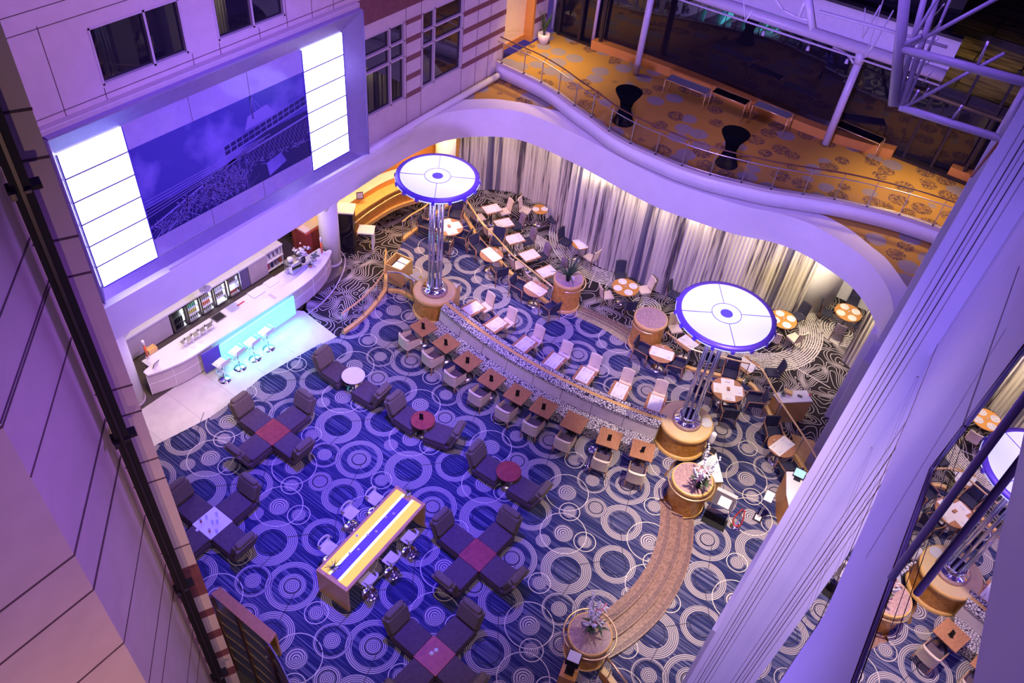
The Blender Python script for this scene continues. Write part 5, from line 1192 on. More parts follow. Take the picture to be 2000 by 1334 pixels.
# sign boards and rope post near the entrance
def stand(q, zf, w, d, label, name, hgt=1.1, board=('dark_metal', 'white_paper'), rz=0.0, mat_base=True):
    p = at(q[0], q[1], zf); t = empty(name, label, 'sign', (p[0], p[1], zf), rz)
    for s in (-1, 1): MB().tube([(0, s*w*.45, .03), (.12, s*w*.45, hgt-.05)], .015, 'chrome', 8).build('post', t)
    MB().box((0, 0, .012), (d, w*1.15, .024), 'black').build('base_plate', t)
    M = rot('Y', 55, (.12, 0, hgt)); bd = MB().box((0, 0, 0), (.02, w, .50), board[0], 0, M).build('board', t)
    MB().box((-.014, -.04, -.08), (.008, w*.55, .28), board[1], 0, M).build('sheet', bd); MB().box((-.014, 0, .20), (.008, w, .10), 'grey_fabric', 0, M).build('header_strip', bd); return t
stand((1395, 1018), ZB, .62, .45, 'wide dark menu lectern with a white sheet on chrome legs at the entrance', 'menu_lectern', 1.0, rz=.1)
p = at(1436, 1028, ZB); t = empty('rope_post', 'chrome barrier post with a looped red rope at the entrance', 'barrier post', (p[0], p[1], ZB)); MB().lathe((0, 0, 0), [(.16, 0), (.16, .015), (.03, .04)], 24, 'chrome').build('base', t); MB().cyl((0, 0, .03), .022, .92, 'chrome', 10).build('post', t)
MB().tube(smooth([(0, .03, .88), (-.05, .10, .6), (-.12, .12, .35), (-.16, 0, .22), (-.12, -.12, .35), (-.05, -.10, .6), (0, -.03, .88)], 5), .022, 'red', 8).build('rope', t)
p = at(1480, 1012, ZB); t = empty('menu_stand', 'slim chrome stand holding a white menu sheet at the entrance', 'sign', (p[0], p[1], ZB), .1); MB().box((0, 0, .012), (.30, .26, .024), 'dark_metal').build('base_plate', t); MB().box((0, 0, .026), (.2, .17, .004), 'white_paper').build('base_card', t)
for s in (-1, 1): MB().tube([(0, s*.02, .03), (.1, s*.02, 1.0)], .009, 'chrome', 6).build('post', t)
M = rot('Y', 55, (.10, 0, 1.05)); MB().box((0, 0, 0), (.015, .26, .36), 'dark_metal', 0, M).build('board', t); MB().box((-.011, 0, -.02), (.008, .24, .30), 'white_paper', 0, M).build('sheet', t)
# pedestal with black lectern at the bottom, and kerb rail beside it
p = at(1108, 1325, 0); t = empty('lectern', 'black lectern box with a white top on a square wooden block', 'lectern', (p[0], p[1], 0), .25); MB().box((0, 0, .22), (.42, .42, .44), 'wood_orange').build('wood_block', t, bevel=.01); MB().box((0, 0, .46), (.22, .22, .05), 'black').build('foot', t); MB().box((0, 0, .72), (.12, .16, .5), 'black').build('neck', t)
M = rot('Y', 12, (.05, .0, 1.02)); MB().box((0, 0, 0), (.34, .34, .16), 'black', 0, M).build('head', t, bevel=.01); MB().box((0, 0, .083), (.30, .30, .008), 'white_top', 0, M).build('top_sheet', t)
# ---- glass balustrades
def balustrade(name, path, label, h=.95, rail='brass', kerb='wood_light', kw=.14, kh=.12, every=3, r=.034, railfn=None, z_of=None):
    """path: list of (x, y, z) on the floor"""
    o = path[0]; t = empty(name, label, 'balustrade', o); Q = [(p[0]-o[0], p[1]-o[1], p[2]-o[2]) for p in path]
    if kerb:
        A = off(Q, kw/2); B = off(Q, -kw/2); m = MB(); m.sheet([(a[0], a[1], q[2]+kh) for a, q in zip(A, Q)], [(b[0], b[1], q[2]+kh) for b, q in zip(B, Q)], kh+.02, kerb); m.build('kerb', t)
    m = MB(); m.ribbon([(q[0], q[1], q[2]+kh+.04) for q in Q], [(q[0], q[1], q[2]+h-.10) for q in Q], 'clear_glass', False); m.build('glass_panel', t)
    MB().tube([(q[0], q[1], q[2]+h) for q in Q], r, rail, 8).build('handrail', t)
    n = len(Q); idx = list(range(0, n, every)); idx = idx if idx[-1] == n-1 else idx+[n-1]
    for i in idx: q = Q[i]; MB().tube([(q[0], q[1], q[2]+(kh if kerb else 0)), (q[0], q[1], q[2]+h)], .018, 'steel', 6).build('post', t)
    return t
def zpath(P, f): return [(p[0], p[1], f(p[0])) for p in P]
balustrade('glass_balustrade', [(p[0], p[1], 0) for p in [kerbA[1]]+kerbA[2:]+[at(755, 528)]], 'glass balustrade with wooden handrail climbing beside the ramp left of the lamp column', .95, 'wood_light', every=5)
balustrade('glass_balustrade', [(p[0], p[1], 0) for p in kerbA2[1:-1]], 'short curved glass balustrade running into the left round planter', .95, 'steel', every=4)
rb = smooth([at(786.7, 471, ZB), at(803.8, 457, ZB), at(829.5, 441, ZB), at(858, 414, ZB), at(880, 402, ZB)], 4)
balustrade('glass_balustrade', zpath(rb, lambda x: ZB), 'curved balustrade with wooden handrail behind the left disc lamp', .95, 'wood_light', every=4)
rc = smooth([at(893, 404, ZB), at(905.5, 422.7, ZB), at(922, 448, ZB), at(938, 472.5, ZB), at(965, 500, ZB), at(992, 531, ZB), at(1006.6, 543.8, ZB), (D1[0]-.45, D1[1]+.35)], 4)
balustrade('glass_balustrade', [(p[0], p[1], ZB) for p in rc], 'long brass-railed glass balustrade between the laid table row and the sunken dining floor', .95, 'brass', every=5)
rd = smooth([(D2[0]+.1, D2[1]-.62), at(1336.8, 718, ZB), at(1408, 737, ZB), at(1449, 747, ZB)], 5)
balustrade('glass_balustrade', [(p[0], p[1], ZB) for p in rd], 'brass-railed glass balustrade running right from the bare planter', .95, 'brass', every=5)
re = smooth([at(1449, 747, ZB), at(1471, 758, ZB), at(1492.5, 795, ZB), at(1509.6, 825, ZB), at(1545, 880, ZB), at(1572, 925, ZB), at(1588, 962, ZB)], 5)
balustrade('glass_balustrade', [(p[0], p[1], ZB) for p in re[3:]], 'brass-railed glass balustrade curving down past the service sideboard', .95, 'brass', every=6)
rf = [at3(1172, 1316, -.2), at3(1185, 1330, -.2), at3(1215, 1372, -.2)]
balustrade('glass_balustrade', rf, 'wooden-kerbed glass balustrade leaving the bottom flower planter', .95, 'brass', kw=.16, kh=.3, every=1)
# balcony rail
o = bal[0]; t = empty('balcony_balustrade', 'long curving glass balustrade with metal handrail along the carpeted balcony', 'balustrade', (o[0], o[1], 4.97)); Q = [(p[0]-o[0]+.03, p[1]-o[1], 0) for p in bal]
MB().ribbon([(q[0], q[1], .06) for q in Q], [(q[0], q[1], .78) for q in Q], 'clear_glass', False).build('glass_panel', t)
MB().tube([(q[0], q[1], .82) for q in Q], .020, 'steel', 6).build('top_rail', t); MB().tube([(q[0], q[1], .06) for q in Q], .014, 'steel', 6).build('bottom_rail', t); MB().tube([(q[0]+.14, q[1], .95) for q in Q], .026, 'wood_dark', 8).build('handrail', t)
posts = [at(*p, 4.95) for p in ((979, 125), (1021.6, 145), (1056, 162), (1089.7, 183.5), (1121, 207.7), (1154, 230.6), (1188.6, 257.4), (1230.6, 281.6), (1279, 303.3), (1331, 325), (1386, 343), (1447, 358), (1505, 371), (1567.5, 381), (1628.7, 391), (1692.4, 405), (1755.6, 421), (1821, 442))]
for p in posts:
    x, y = p[0]-o[0]+.03, p[1]-o[1]; m = MB(); m.box((x, y, .41), (.04, .025, .84), 'steel'); m.box((x, y, .01), (.10, .06, .03), 'dark_metal'); m.build('post', t)
    MB().tube([(x, y, .82), (x+.08, y, .86), (x+.14, y, .94)], .010, 'steel', 6).build('handrail_bracket', t)
# ================================================================ BALCONY FURNITURE
ct = empty('cocktail_table', 'x', 'table'); MB().lathe((0, 0, 0), [(.40, 0), (.39, .02), (.24, .42), (.20, .58), (.26, .85), (.44, 1.12), (.49, 1.22), (.49, 1.235)], 32, 'black_cloth').build('stretch_cover', ct); MB().cyl((0, 0, 1.23), .48, .012, 'black_cloth', 32).build('top', ct)
CT = Proto(ct); GC = 'cocktail tables in black stretch covers'
p = at(1216.6, 238, 4.9); CT.place((p[0], p[1], 4.9), 0, 'tall cocktail table in a black stretch cover, left one on the balcony', GC); p = at(1418.5, 320, 4.9); CT.place((p[0], p[1], 4.9), 0, 'tall cocktail table in a black stretch cover, right one on the balcony', GC)
def bench_table(q, L, W, h, label, rz, top='smoke_glass', frame='brass'):
    p = at(q[0], q[1], 4.9+h); t = empty('metal_framed_table', label, 'table', (p[0], p[1], 4.9), rz, 'slim metal-framed tables on the balcony'); MB().box((0, 0, h), (L-.04, W-.04, .015), top).build('top', t)
    MB().tube([(-L/2, -W/2, h), (L/2, -W/2, h), (L/2, W/2, h), (-L/2, W/2, h)], .018, frame, 6, True).build('frame', t)
    for x in (-L/2, L/2):
        for y in (-W/2, W/2): MB().tube([(x, y, 0), (x, y, h)], .015, frame, 6).build('leg', t)
bench_table((1345, 165), 1.7, .55, .75, 'slim grey-topped metal-framed table against the balcony glazing, leftmost', -PI/2+.02, 'slate'); bench_table((1428, 188), 1.4, .5, .75, 'slim glass-topped metal-framed table in the middle of the balcony glazing', -PI/2); bench_table((1510, 214), 1.4, .5, .75, 'slim grey-topped metal-framed table at the right of the balcony glazing', -PI/2, 'slate')
bench_table((1680, 258), 1.7, .55, .75, 'yellow-edged smoked glass table beside the right balcony column', -PI/2-.05)
p = at(1055, 78, 4.9); t = spiky((p[0]-.15, p[1]-.25, 4.9), 'tall upright green plant in a round white pot at the balcony door', 34, 1.0, 'pot_white', 21, 'potted_plant', .26, .42, 'leaf', .03, .28)
p = at(1048, 40, 4.9)
p = at(1875, 345, 4.9)
for k, (q, r, top, lb) in enumerate((((1241, 146), .13, 9.0, 'thick lavender steel column left on the balcony'), ((1611, 284), .14, 8.45, 'thick lavender steel column right on the balcony, under the big roof beam'), ((1156, 90), .07, 9.4, 'slim pale steel column beside the balcony glass door'), ((1078, 58), .07, 9.4, 'slim pale steel column behind the potted plant'), ((1756, 302), .07, 7.15, 'slim pale steel column at the end of the wooden kerb'), ((1872, 340), .08, 7.2, 'slim pale steel column at the far right of the balcony'))):
    p = at(q[0], q[1], 4.9); t = empty('steel_column', lb, 'column', (p[0], p[1], 4.9)); MB().cyl((0, 0, .06), r, top-4.96, 'tube_paint', 20).build('shaft', t); MB().cyl((0, 0, 0), r*.45, .08, 'steel', 12).build('foot_pin', t)
# glazing clamps
# ================================================================ ROOF STEELWORK
ca, cb = at(1241, 146, 4.9), at(1611, 284, 4.9); dx = (ca[0]-cb[0]); 
def ext(f): return (cb[0]+(ca[0]-cb[0])*f, cb[1]+(ca[1]-cb[1])*f)
t = empty('roof_beam', 'long lavender tubular roof beam with the broad flat panel above it', 'beam', (cb[0], cb[1], 8.4))
A = ext(1.5); B = ext(-.34); MB().tube([(A[0]-cb[0], A[1]-cb[1], .18), (B[0]-cb[0], B[1]-cb[1], .18)], .19, 'tube_paint', 16).build('tube', t)
m = MB(); m.box(((A[0]+B[0])/2-cb[0]+.15, (A[1]+B[1])/2-cb[1], .85), (.10, math.dist(A, B), 1.0), 'tube_paint', ang(B, A)-PI/2); m.box(((A[0]+B[0])/2-cb[0]+.1, (A[1]+B[1])/2-cb[1], 1.40), (.34, math.dist(A, B), .10), 'dark_metal', ang(B, A)-PI/2); m.build('panel', t)
MB().tube([(A[0]-cb[0]-.12, A[1]-cb[1], -.10), (B[0]-cb[0]-.12, B[1]-cb[1], -.10)], .035, 'tube_paint', 8).build('service_rail', t)
MB().tube([(0, 0, -.3), (-.02, .05, .1)], .16, 'tube_paint', 12).build('column_head', t)
m = MB(); m.tube(smooth([(0, .15, -.35), (.0, .45, -.14), (0, 1.0, -.08)], 4), .05, 'tube_paint', 8); m.build('bracket', t)
for k, f in enumerate((.43, .22, .045, -.22)):
    p = ext(f); t = empty('spotlight', '%s small spotlight from the left hanging under the roof beam' % ORD[k], 'spotlight', (p[0]-.14, p[1], 8.30), .3, 'spotlights under the roof beam'); MB().tube([(0, 0, 0), (0, 0, -.12)], .012, 'steel', 6).build('stem', t); M = rot('Y', 30, (0, 0, -.2)); MB().lathe((0, 0, -.08), [(.055, 0), (.06, .02), (.05, .14), (.02, .17)], 14, 'tube_paint', True, M).build('head', t)
def steel(name, pts, r, label, m_='tube_paint', cat='tube'):
    o = pts[0]; t = MB().tube([(p[0]-o[0], p[1]-o[1], p[2]-o[2]) for p in pts], r, m_, 12).build(name, loc=o); return tag(t, label, cat)
def q3(px, py, X): y, z = onX(px, py, X); return (X, y, z)
XT = 17.0
tr = empty('roof_truss', 'lavender tubular roof truss with two crossbars, posts and thin diagonal rods, upper right', 'truss', (XT, 1.5, 12)); 
def tp(a, b, r, m_='tube_paint', name='chord', Xa=XT, Xb=XT, n=12):
    A, B = q3(a[0], a[1], Xa), q3(b[0], b[1], Xb); d = Vector(B)-Vector(A)
    MB().tube([(A[0]-XT, A[1]-1.5, A[2]-12), (B[0]-XT, B[1]-1.5, B[2]-12)], r, m_, n).build(name, tr)
tp((1748, 92), (2030, 168), .085); tp((1757, 209), (1958, 272), .075); tp((1954, 268), (2012, 152), .06, name='post'); 
tp((1745, 205), (1770, -30), .105, name='leg'); tp((1750, 208), (1812, -30), .06, name='leg', Xb=17.6); tp((1762, 205), (1838, -30), .06, name='leg', Xb=17.6); tp((1770, 200), (1868, -30), .03, name='leg', Xb=18)
tp((1772, 206), (1962, 104), .035, name='diagonal', Xb=17.4); tp((1780, 88), (1960, -10), .04, name='diagonal', Xb=17.4); tp((1748, 96), (1800, 70), .05, name='stub'); 
tp((1775, 208), (1795, 175), .03, 'steel', 'rod', n=6); tp((1860, 232), (1880, 205), .03, 'steel', 'rod', n=6); tp((1910, 125), (1930, 80), .03, 'steel', 'rod', n=6)
tp((1955, 272), (1897, 345), .03, 'wood_red', 'rod', Xb=19, n=6); tp((1757, 120), (1840, -20), .035, 'tube_paint', 'rod', n=6)
for k in range(6): tp((1795+k*6, 195-k*33), (1815+k*6, 172-k*33), .012, 'steel', 'lattice_bar', n=5)
# bracing frame hanging over the balcony
tr = empty('roof_bracing', 'thin lavender roof bracing rods above the big beam, top right centre', 'truss', (XT+6, 1.5, 12)); 
def bp_(a, b, r, X=22.0, name='rod', m_='tube_paint'):
    A, B = q3(a[0], a[1], X), q3(b[0], b[1], X); MB().tube([(A[0]-XT-6, A[1]-1.5, A[2]-12), (B[0]-XT-6, B[1]-1.5, B[2]-12)], r, m_, 8).build(name, tr)
for a, b, r in (((1587, 55), (1578, -10), .10), ((1560, 32), (1578, -10), .05), ((1510, -8), (1530, 20), .03), ((1530, 20), (1560, 35), .03), ((1560, 35), (1585, 40), .03), ((1684, 75), (1720, 10), .025), ((1684, 75), (1690, 15), .012), ((1690, 112), (1728, 50), .025), ((1690, 112), (1725, 0), .015), ((1700, 100), (1745, 20), .02), ((1582, 60), (1590, 48), .03), ((1455, 40), (1452, -10), .012), ((1600, 22), (1850, 92), .04), ((1455, 42), (1470, 20), .02)): bp_(a, b, r)
# a bright spotlight far behind
p = (26.5, 3.9, 8.6); t = empty('spotlight', 'bright star-like spotlight between the truss tubes', 'spotlight', q3(1775, 151, 24.0), 0); MB().ball((0, 0, 0), .035, 'spot_bulb', 8).build('bulb', t); MB().lathe((0, 0, .02), [(.06, 0), (.05, .1), (.02, .12)], 12, 'dark_metal').build('housing', t); MB().cyl((0, 0, .1), .01, 9, 'dark_metal', 6).build('cable', t)
# ================================================================ BAR
t = empty('bar_counter', 'long curved white-topped bar counter with glowing cyan front panels', 'bar counter', (11.4, 17.1, 0))
front = [at(288, 733, 1.05), at(320, 722, 1.05), at(355, 707, 1.05), at(385, 690, 1.05), at(428, 662, 1.05), at(500, 617, 1.05), at(572, 571, 1.05), at(607, 545, 1.05), at(630, 522, 1.05), at(643, 502, 1.05), at(648, 490, 1.05)]
fr = smooth(front, 4); Q = [(p[0]-11.4, p[1]-17.1) for p in fr]; nq = len(Q); back = [(q[0]+0, q[1]+.44*min(1, .25+(nq-1-i_)*.12, .45+i_*.15)) for i_, q in enumerate(Q)]
m = MB(); m.sheet([(q[0], q[1], 1.05) for q in Q], [(b[0], b[1], 1.05) for b in back], .05, 'white_top'); m.build('worktop', t)
Qi = [(q[0], q[1]+.10) for q in Q]; m = MB(); m.ribbon([(q[0], q[1], .10) for q in Qi], [(q[0], q[1], 1.0) for q in Qi], 'stone', False); m.ribbon([(q[0], q[1]+.06, 0) for q in Qi], [(q[0], q[1]+.02, .10) for q in Qi], 'steel', False); m.build('front', t)
m = MB()
for k in (0, 6, 12, 15, 24, 29, 34): q = Qi[k]; m.box((q[0], q[1]-.008, .55), (.018, .02, .9), 'plaster_white')
m.tube([(q[0], q[1]-.005, .55) for q in Qi[:17]], .009, 'plaster_white', 4); m.tube([(q[0], q[1]-.005, .55) for q in Qi[24:]], .009, 'plaster_white', 4); m.build('panel_joint', t)
a_, b_2 = at(394, 697, .9), at(430, 677, .9); MB().box(((a_[0]+b_2[0])/2-11.4, (a_[1]+b_2[1])/2-17.1+.02, .56), (math.dist(a_, b_2), .03, .84), 'rim_purple', ang(a_, b_2)).build('blue_panel', t)
a, b = at(430, 676, 1.0), at(573, 577, 1.0); 
m = MB(); m.box(((a[0]+b[0])/2-11.4, (a[1]+b[1])/2-17.1+.05, .56), (b[0]-a[0], .05, .80), 'cyan_light'); m.build('glowing_panel', t)
m = MB(); m.sheet([(b_[0], b_[1]-.02, .88) for b_ in back[3:40]], [(b_[0], min(1.05, b_[1]+.82), .88) for b_ in back[3:40]], .05, 'white_top'); m.ribbon([(b_[0], min(1.0, b_[1]+.77), 0) for b_ in back[3:40]], [(b_[0], min(1.0, b_[1]+.77), .84) for b_ in back[3:40]], 'stone', False); m.build('inner_worktop', t)
lamp('cyan_front_glow', 'AREA', ((a[0]+b[0])/2, a[1]-.06, .6), ((a[0]+b[0])/2, a[1]-2, .1), 28, (.15, .85, 1.0), 3.0, .7)
BS = Proto(bar_stool())
for k, q in enumerate(((439, 741), (469, 718), (498, 700), (525, 680))):
    p = at(q[0], q[1], 0); BS.place((p[0], p[1], 0), PI/2+.1, 'white bar stool with chrome loops at the cyan bar, %s from the left' % ORD[k], 'white bar stools at the cyan bar')
p = at(392, 700, .5)
# back bar
yb = 19.15; t = empty('back_bar', 'long white-topped back bar unit with built-in coolers behind the counter', 'back bar', (11.2, yb, 0))
bx0, bx1 = 8.4, 14.10; m = MB(); m.prism([(bx0-11.2, .0), (bx0+.8-11.2, -.0), (bx1-11.2, 0), (bx1-11.2, .85), (bx0-11.2, .85)], .94, 1.0, 'white_top'); m.build('worktop', t)
m = MB(); m.box((-11.2+9.2, .42, .5), (1.6, .8, .86), 'stone'); m.build('cupboard', t, bevel=.01, seg=1); MB().box((-11.2+13.72, .42, .5), (.82, .8, .86), 'stone').build('cupboard', t, bevel=.01, seg=1); MB().box((-11.2+13.1, .42, .5), (.36, .8, .86), 'frame_metal').build('blue_door', t, bevel=.01, seg=1); MB().box((0, .5, .03), (7.0, .6, .06), 'dark_metal').build('plinth', t)
m = MB(); m.box((.25, .66, .5), (2.9, .36, .86), 'dark_metal'); m.build('carcass', t)
def cooler(x, w, lit, label, stuff_):
    c = empty('drinks_cooler', label, 'cooler', (x, yb, 0), 0, 'drinks coolers under the back bar')
    m = MB(); m.box((0, .03, .51), (w, .03, .82), 'dark_metal' if not lit else 'steel'); 
    MB().box((0, .40, .51), (w-.02, .05, .80), 'fridge_light' if lit else 'black').build('lining', c)
    f = MB()
    for s in (-1, 1): f.box((s*(w/2-.03), .02, .51), (.06, .05, .84), 'steel' if lit else 'steel')
    for z in (.11, .91): f.box((0, .02, z), (w, .05, .05), 'steel')
    df_ = f.build('door_frame', c); MB().add([(-w/2+.06, .0, .13), (w/2-.06, .0, .13), (w/2-.06, .0, .89), (-w/2+.06, .0, .89)], [(0, 1, 2, 3)], 'clear_glass').build('glass_door', df_)
    for z in (.10, .34, .60): MB().box((0, .20, z), (w-.08, .34, .015), 'white_plastic' if lit else 'steel').build('shelf', c)
    for z, m_ in zip((.12, .35, .61), stuff_):
        if not m_: continue
        for k in range(5):
            b = MB(); xx = -w/2+.12+k*(w-.24)/4; b.lathe((xx, .14, z+.0), [(.030, 0), (.032, .12), (.014, .16), (.014, .20)], 10, m_); b.build('bottle', c)
    return c
cooler(10.32, .56, False, 'dark wine cooler with slatted shelves, leftmost in the back bar', ('black', 'black', None))
cooler(10.90, .54, True, 'lit cooler with green and yellow cartons, second from the left', ('mixed_bottle', 'yellow_item', 'green_item')); cooler(11.46, .54, True, 'lit cooler with pink and grey bottles, third from the left', ('mixed_bottle', 'orange_liquid', 'mixed_bottle'))
cooler(12.02, .54, True, 'half-empty lit cooler with clear glasses, fourth from the left', (None, 'mixed_bottle', 'white_plastic')); cooler(12.60, .52, True, 'lit cooler with red fruit and bottles, rightmost of the lit ones', ('orange_liquid', None, 'mixed_bottle'))
# open shelf unit with bottles
t = empty('bottle_shelf', 'open white shelf unit of liqueur bottles at the right end of the back bar', 'shelf', (14.52, yb, 0))
m = MB(); m.box((0, .7, .5), (.8, .04, .9), 'white_top'); m.box((.38, .4, .5), (.03, .64, .9), 'white_top'); m.build('carcass', t); MB().box((-.01, .40, .97), (.80, .74, .06), 'white_top').build('top', t)
for z in (.12, .5): MB().box((0, .38, z), (.8, .66, .03), 'white_top').build('shelf', t)
for z, zn in ((.136, 'lower'), (.516, 'upper')):
    for k in range(4):
        o = empty('liqueur_bottle', '%s bottle from the left on the %s shelf beside the back bar' % (ORD[k], zn), 'bottle', (14.25+k*.19, yb+.16, z), 0, 'bottles on the open shelf'); MB().lathe((0, 0, 0), [(.042, 0), (.042, .17), (.016, .22), (.016, .28)], 12, ['red', 'paper_dark', 'mixed_bottle', 'orange_liquid'][k] if zn == 'lower' else 'white_plastic').build('body', o); MB().cyl((0, 0, .28), .018, .02, 'steel', 8).build('cap', o)
# beer taps
for k, q in enumerate(((366, 678), (379, 669.5), (392, 660.5), (405, 652), (419, 643))):
    p = at(q[0], q[1], 1.05); t = empty('beer_tap', 'chrome beer tap with round badge, %s from the left on the bar' % ORD[k], 'beer tap', (p[0], p[1]+.02, 1.05), 0, 'chrome beer taps')
    MB().tube(smooth([(0, 0, 0), (0, 0, .2), (.0, .06, .30), (0, .12, .26)], 3), .016, 'chrome', 8).build('spout', t); MB().lathe((0, .0, 0), [(.05, -.01), (.05, .012)], 14, 'chrome', True, rot('X', 90, (0, -.01, .26))).build('badge', t); MB().cyl((0, .02, .28), .014, .10, 'black', 8).build('handle', t)
a_ = at(352, 697, .9); MB_ = MB().box((0, 0, .01), (1.2, .16, .02), 'steel').build('drip_tray', loc=(10.0, 17.72, 1.052)); tag(MB_, 'long steel drip tray under the beer taps', 'drip tray')
# espresso machine and flowers
p = at(583, 528, 1.05); t = empty('espresso_machine', 'silver espresso machine at the right end of the bar', 'coffee machine', (p[0], p[1]+.25, .88)); MB().box((0, 0, .25), (.48, .40, .34), 'chrome').build('body', t, bevel=.03); MB().box((0, 0, .46), (.50, .42, .05), 'steel').build('cup_rail', t, bevel=.01); MB().lathe((-.1, 0, .48), [(.08, 0), (.10, .16), (.03, .18)], 16, 'white_plastic').build('bean_hopper', t); MB().tube([(-.26, 0, .3), (-.34, .02, .2), (-.34, .02, .08)], .012, 'chrome', 6).build('steam_wand', t)
for q, lb, s, h in (((598, 515), 'big vase of dried grey and white flowers beside the espresso machine', 31, 1.05), ((606, 522), 'spiky succulent in a brown pot on the bar end', 32, 1.05), ((612, 512), 'small round topiary in a glass pot at the bar end', 33, 1.05)):
    p = at(q[0], q[1], h)
    if s == 31: 
        t = empty('flower_arrangement', lb, 'flowers', (p[0], p[1]+.15, h)); MB().lathe((0, 0, 0), [(.08, 0), (.10, .1), (.07, .22)], 16, 'dark_metal').build('vase', t); m = MB(); rr = random.Random(2)
        for k in range(70): m.ball((rr.gauss(0, .13), rr.gauss(0, .12), .42+rr.gauss(0, .12)), rr.uniform(.03, .05), rr.choice(['petal_white', 'petal_white', 'leaf_grey', 'grey_fabric']), 6)
        m.build('blossoms', t)
    elif s == 32: spiky((p[0], p[1], h), lb, 20, .26, 'wood_top', s, 'potted_plant', .07, .12, 'leaf_grey', .02, 1.1)
    else:
        t = empty('topiary', lb, 'plant', (p[0]+.1, p[1]+.02, h)); MB().cyl((0, 0, 0), .06, .1, 'clear_glass', 14).build('pot', t); m = MB(); rr = random.Random(5)
        for k in range(24): m.ball((rr.gauss(0, .05), rr.gauss(0, .05), .2+rr.gauss(0, .06)), .04, 'leaf_grey', 6)
        m.build('foliage', t)
def redtower(p, lb, rz=0):
    t = empty('drink_tower', lb, 'drink dispenser', p, rz); MB().cyl((0, 0, 0), .06, .05, 'white_plastic', 14).build('foot', t); MB().cyl((0, 0, .05), .038, .5, 'orange_liquid', 14).build('tube', t); MB().cyl((0, 0, .55), .04, .18, 'white_plastic', 14).build('upper_tube', t)
p = at(291, 700, 1.05); redtower((p[0], p[1]+.05, 1.05), 'tall tube of red drink at the left end of the bar'); p = at(631, 497, 1.05); redtower((p[0], p[1]+.05, 1.05), 'tall tube of red drink at the right end of the bar')
p = at(303, 716, 1.05); t = empty('tablet_sign', 'black-framed white menu board leaning on the left end of the bar', 'sign', (p[0], p[1], 1.051), .2); M = rot('X', 25, (0, 0, 0)); MB().box((0, 0, .15), (.22, .015, .28), 'black', 0, M).build('frame', t); MB().box((0, -.010, .15), (.19, .006, .25), 'white_paper', 0, M).build('sheet', t)
p = at(305, 692, .88); tag(MB().box((0, 0, .08), (.30, .2, .16), 'wood_light').build('straw_box', loc=(p[0], p[1]+.2, .881)), 'open light wood box behind the left end of the bar', 'box')
p = at(430, 615, .88); t = empty('steel_sink', 'steel sink bowl set in the inner worktop behind the bar', 'sink', (11.0, 17.95, .885)); MB().box((0, 0, .006), (.42, .36, .012), 'steel').build('rim', t); MB().box((0, 0, .010), (.34, .28, .012), 'dark_metal').build('bowl', t)
for (x, y, s, m_, lb, nm) in ((12.6, 17.95, (.5, .36, .05), 'white_plastic', 'white chopping tray on the inner worktop near the middle of the bar', 'tray'), (13.3, 17.98, (.45, .34, .03), 'white_paper', 'white cloth sheet on the inner worktop right of the chopping tray', 'cloth'), (14.0, 17.95, (.12, .14, .22), 'steel', 'upright steel water tap block on the inner worktop', 'water_dispenser'), (14.35, 18.0, (.3, .2, .1), 'paper_dark', 'dark box of bar tools beside the espresso machine', 'box'), (11.6, 17.95, (.34, .3, .10), 'clear_glass', 'rack of clear glasses on the inner worktop right of the sink', 'glass_rack'), (11.9, 17.92, (.30, .03, .03), 'red', 'thin red bar tool lying on the inner worktop', 'bar_tool'), (12.72, 17.28, (.10, .30, .012), 'grey_fabric', 'folded grey bar towel on the bar counter edge', 'towel')):
    z = .881 if y > 17.5 else 1.051; tag(MB().box((0, 0, s[2]/2), s, m_).build(nm, loc=(x, y, z)), lb, nm.replace('_', ' '))
p = at(400, 563, 2.9); tag(MB().lathe((0, 0, 0), [(.17, 0), (.17, .03), (.15, .04)], 28, 'steel').build('round_tray', loc=(p[0], p[1]+.25, 2.4)), 'dark round disc hanging at the edge of the bar soffit', 'disc') if False else None
p = at(401, 565, 1.9); t = empty('hanging_disc', 'dark round disc lamp hanging in front of the back bar', 'lamp', (p[0], p[1], 1.9)); MB().lathe((0, 0, 0), [(.19, 0), (.19, .02), (.17, .03)], 32, 'frame_metal').build('shade', t); MB().cyl((0, 0, .03), .008, 1.02, 'dark_metal', 6).build('cable', t)
# wooden buffet counter arc and wall panelling right of the bar
wq = [at(*p, 0) for p in ((688, 468), (712, 449), (735, 433), (768, 413), (800, 401), (835, 393))]; wq = smooth(wq, 4)
t = empty('buffet_counter', 'curved orange wood buffet counter with brass tray rail along the panelled wall', 'counter', (wq[0][0], wq[0][1], 0)); o = wq[0]; Q = [(p[0]-o[0], p[1]-o[1]) for p in wq]
def wsheet(d0, d1, z, th, m_, nm): 
    A = off(Q, d0); B = off(Q, d1); MB().sheet([(a[0], a[1], z) for a in A], [(b[0], b[1], z) for b in B], th, m_).build(nm, t)
sg = 1 if off(Q, 1)[5][1] > Q[5][1] else -1
wsheet(0, .1*sg, .16, .16, 'wood_light', 'toe_board'); wsheet(.10*sg, .16*sg, .85, .72, 'wood_orange', 'front'); wsheet(.04*sg, .5*sg, .92, .06, 'wood_light', 'lower_top'); wsheet(.5*sg, .58*sg, 1.15, .3, 'wood_orange', 'upstand'); wsheet(.5*sg, 1.0*sg, 1.18, .05, 'marble', 'upper_top')
A = off(Q, -.16*sg); MB().tube([(a[0], a[1], .86) for a in A], .028, 'brass', 8).build('tray_rail', t)
for k in range(2, len(A), 4): MB().tube([(A[k][0], A[k][1], .86), (Q[k][0], Q[k][1], .80), (Q[k][0], Q[k][1], .4)], .015, 'brass', 6).build('rail_bracket', t)
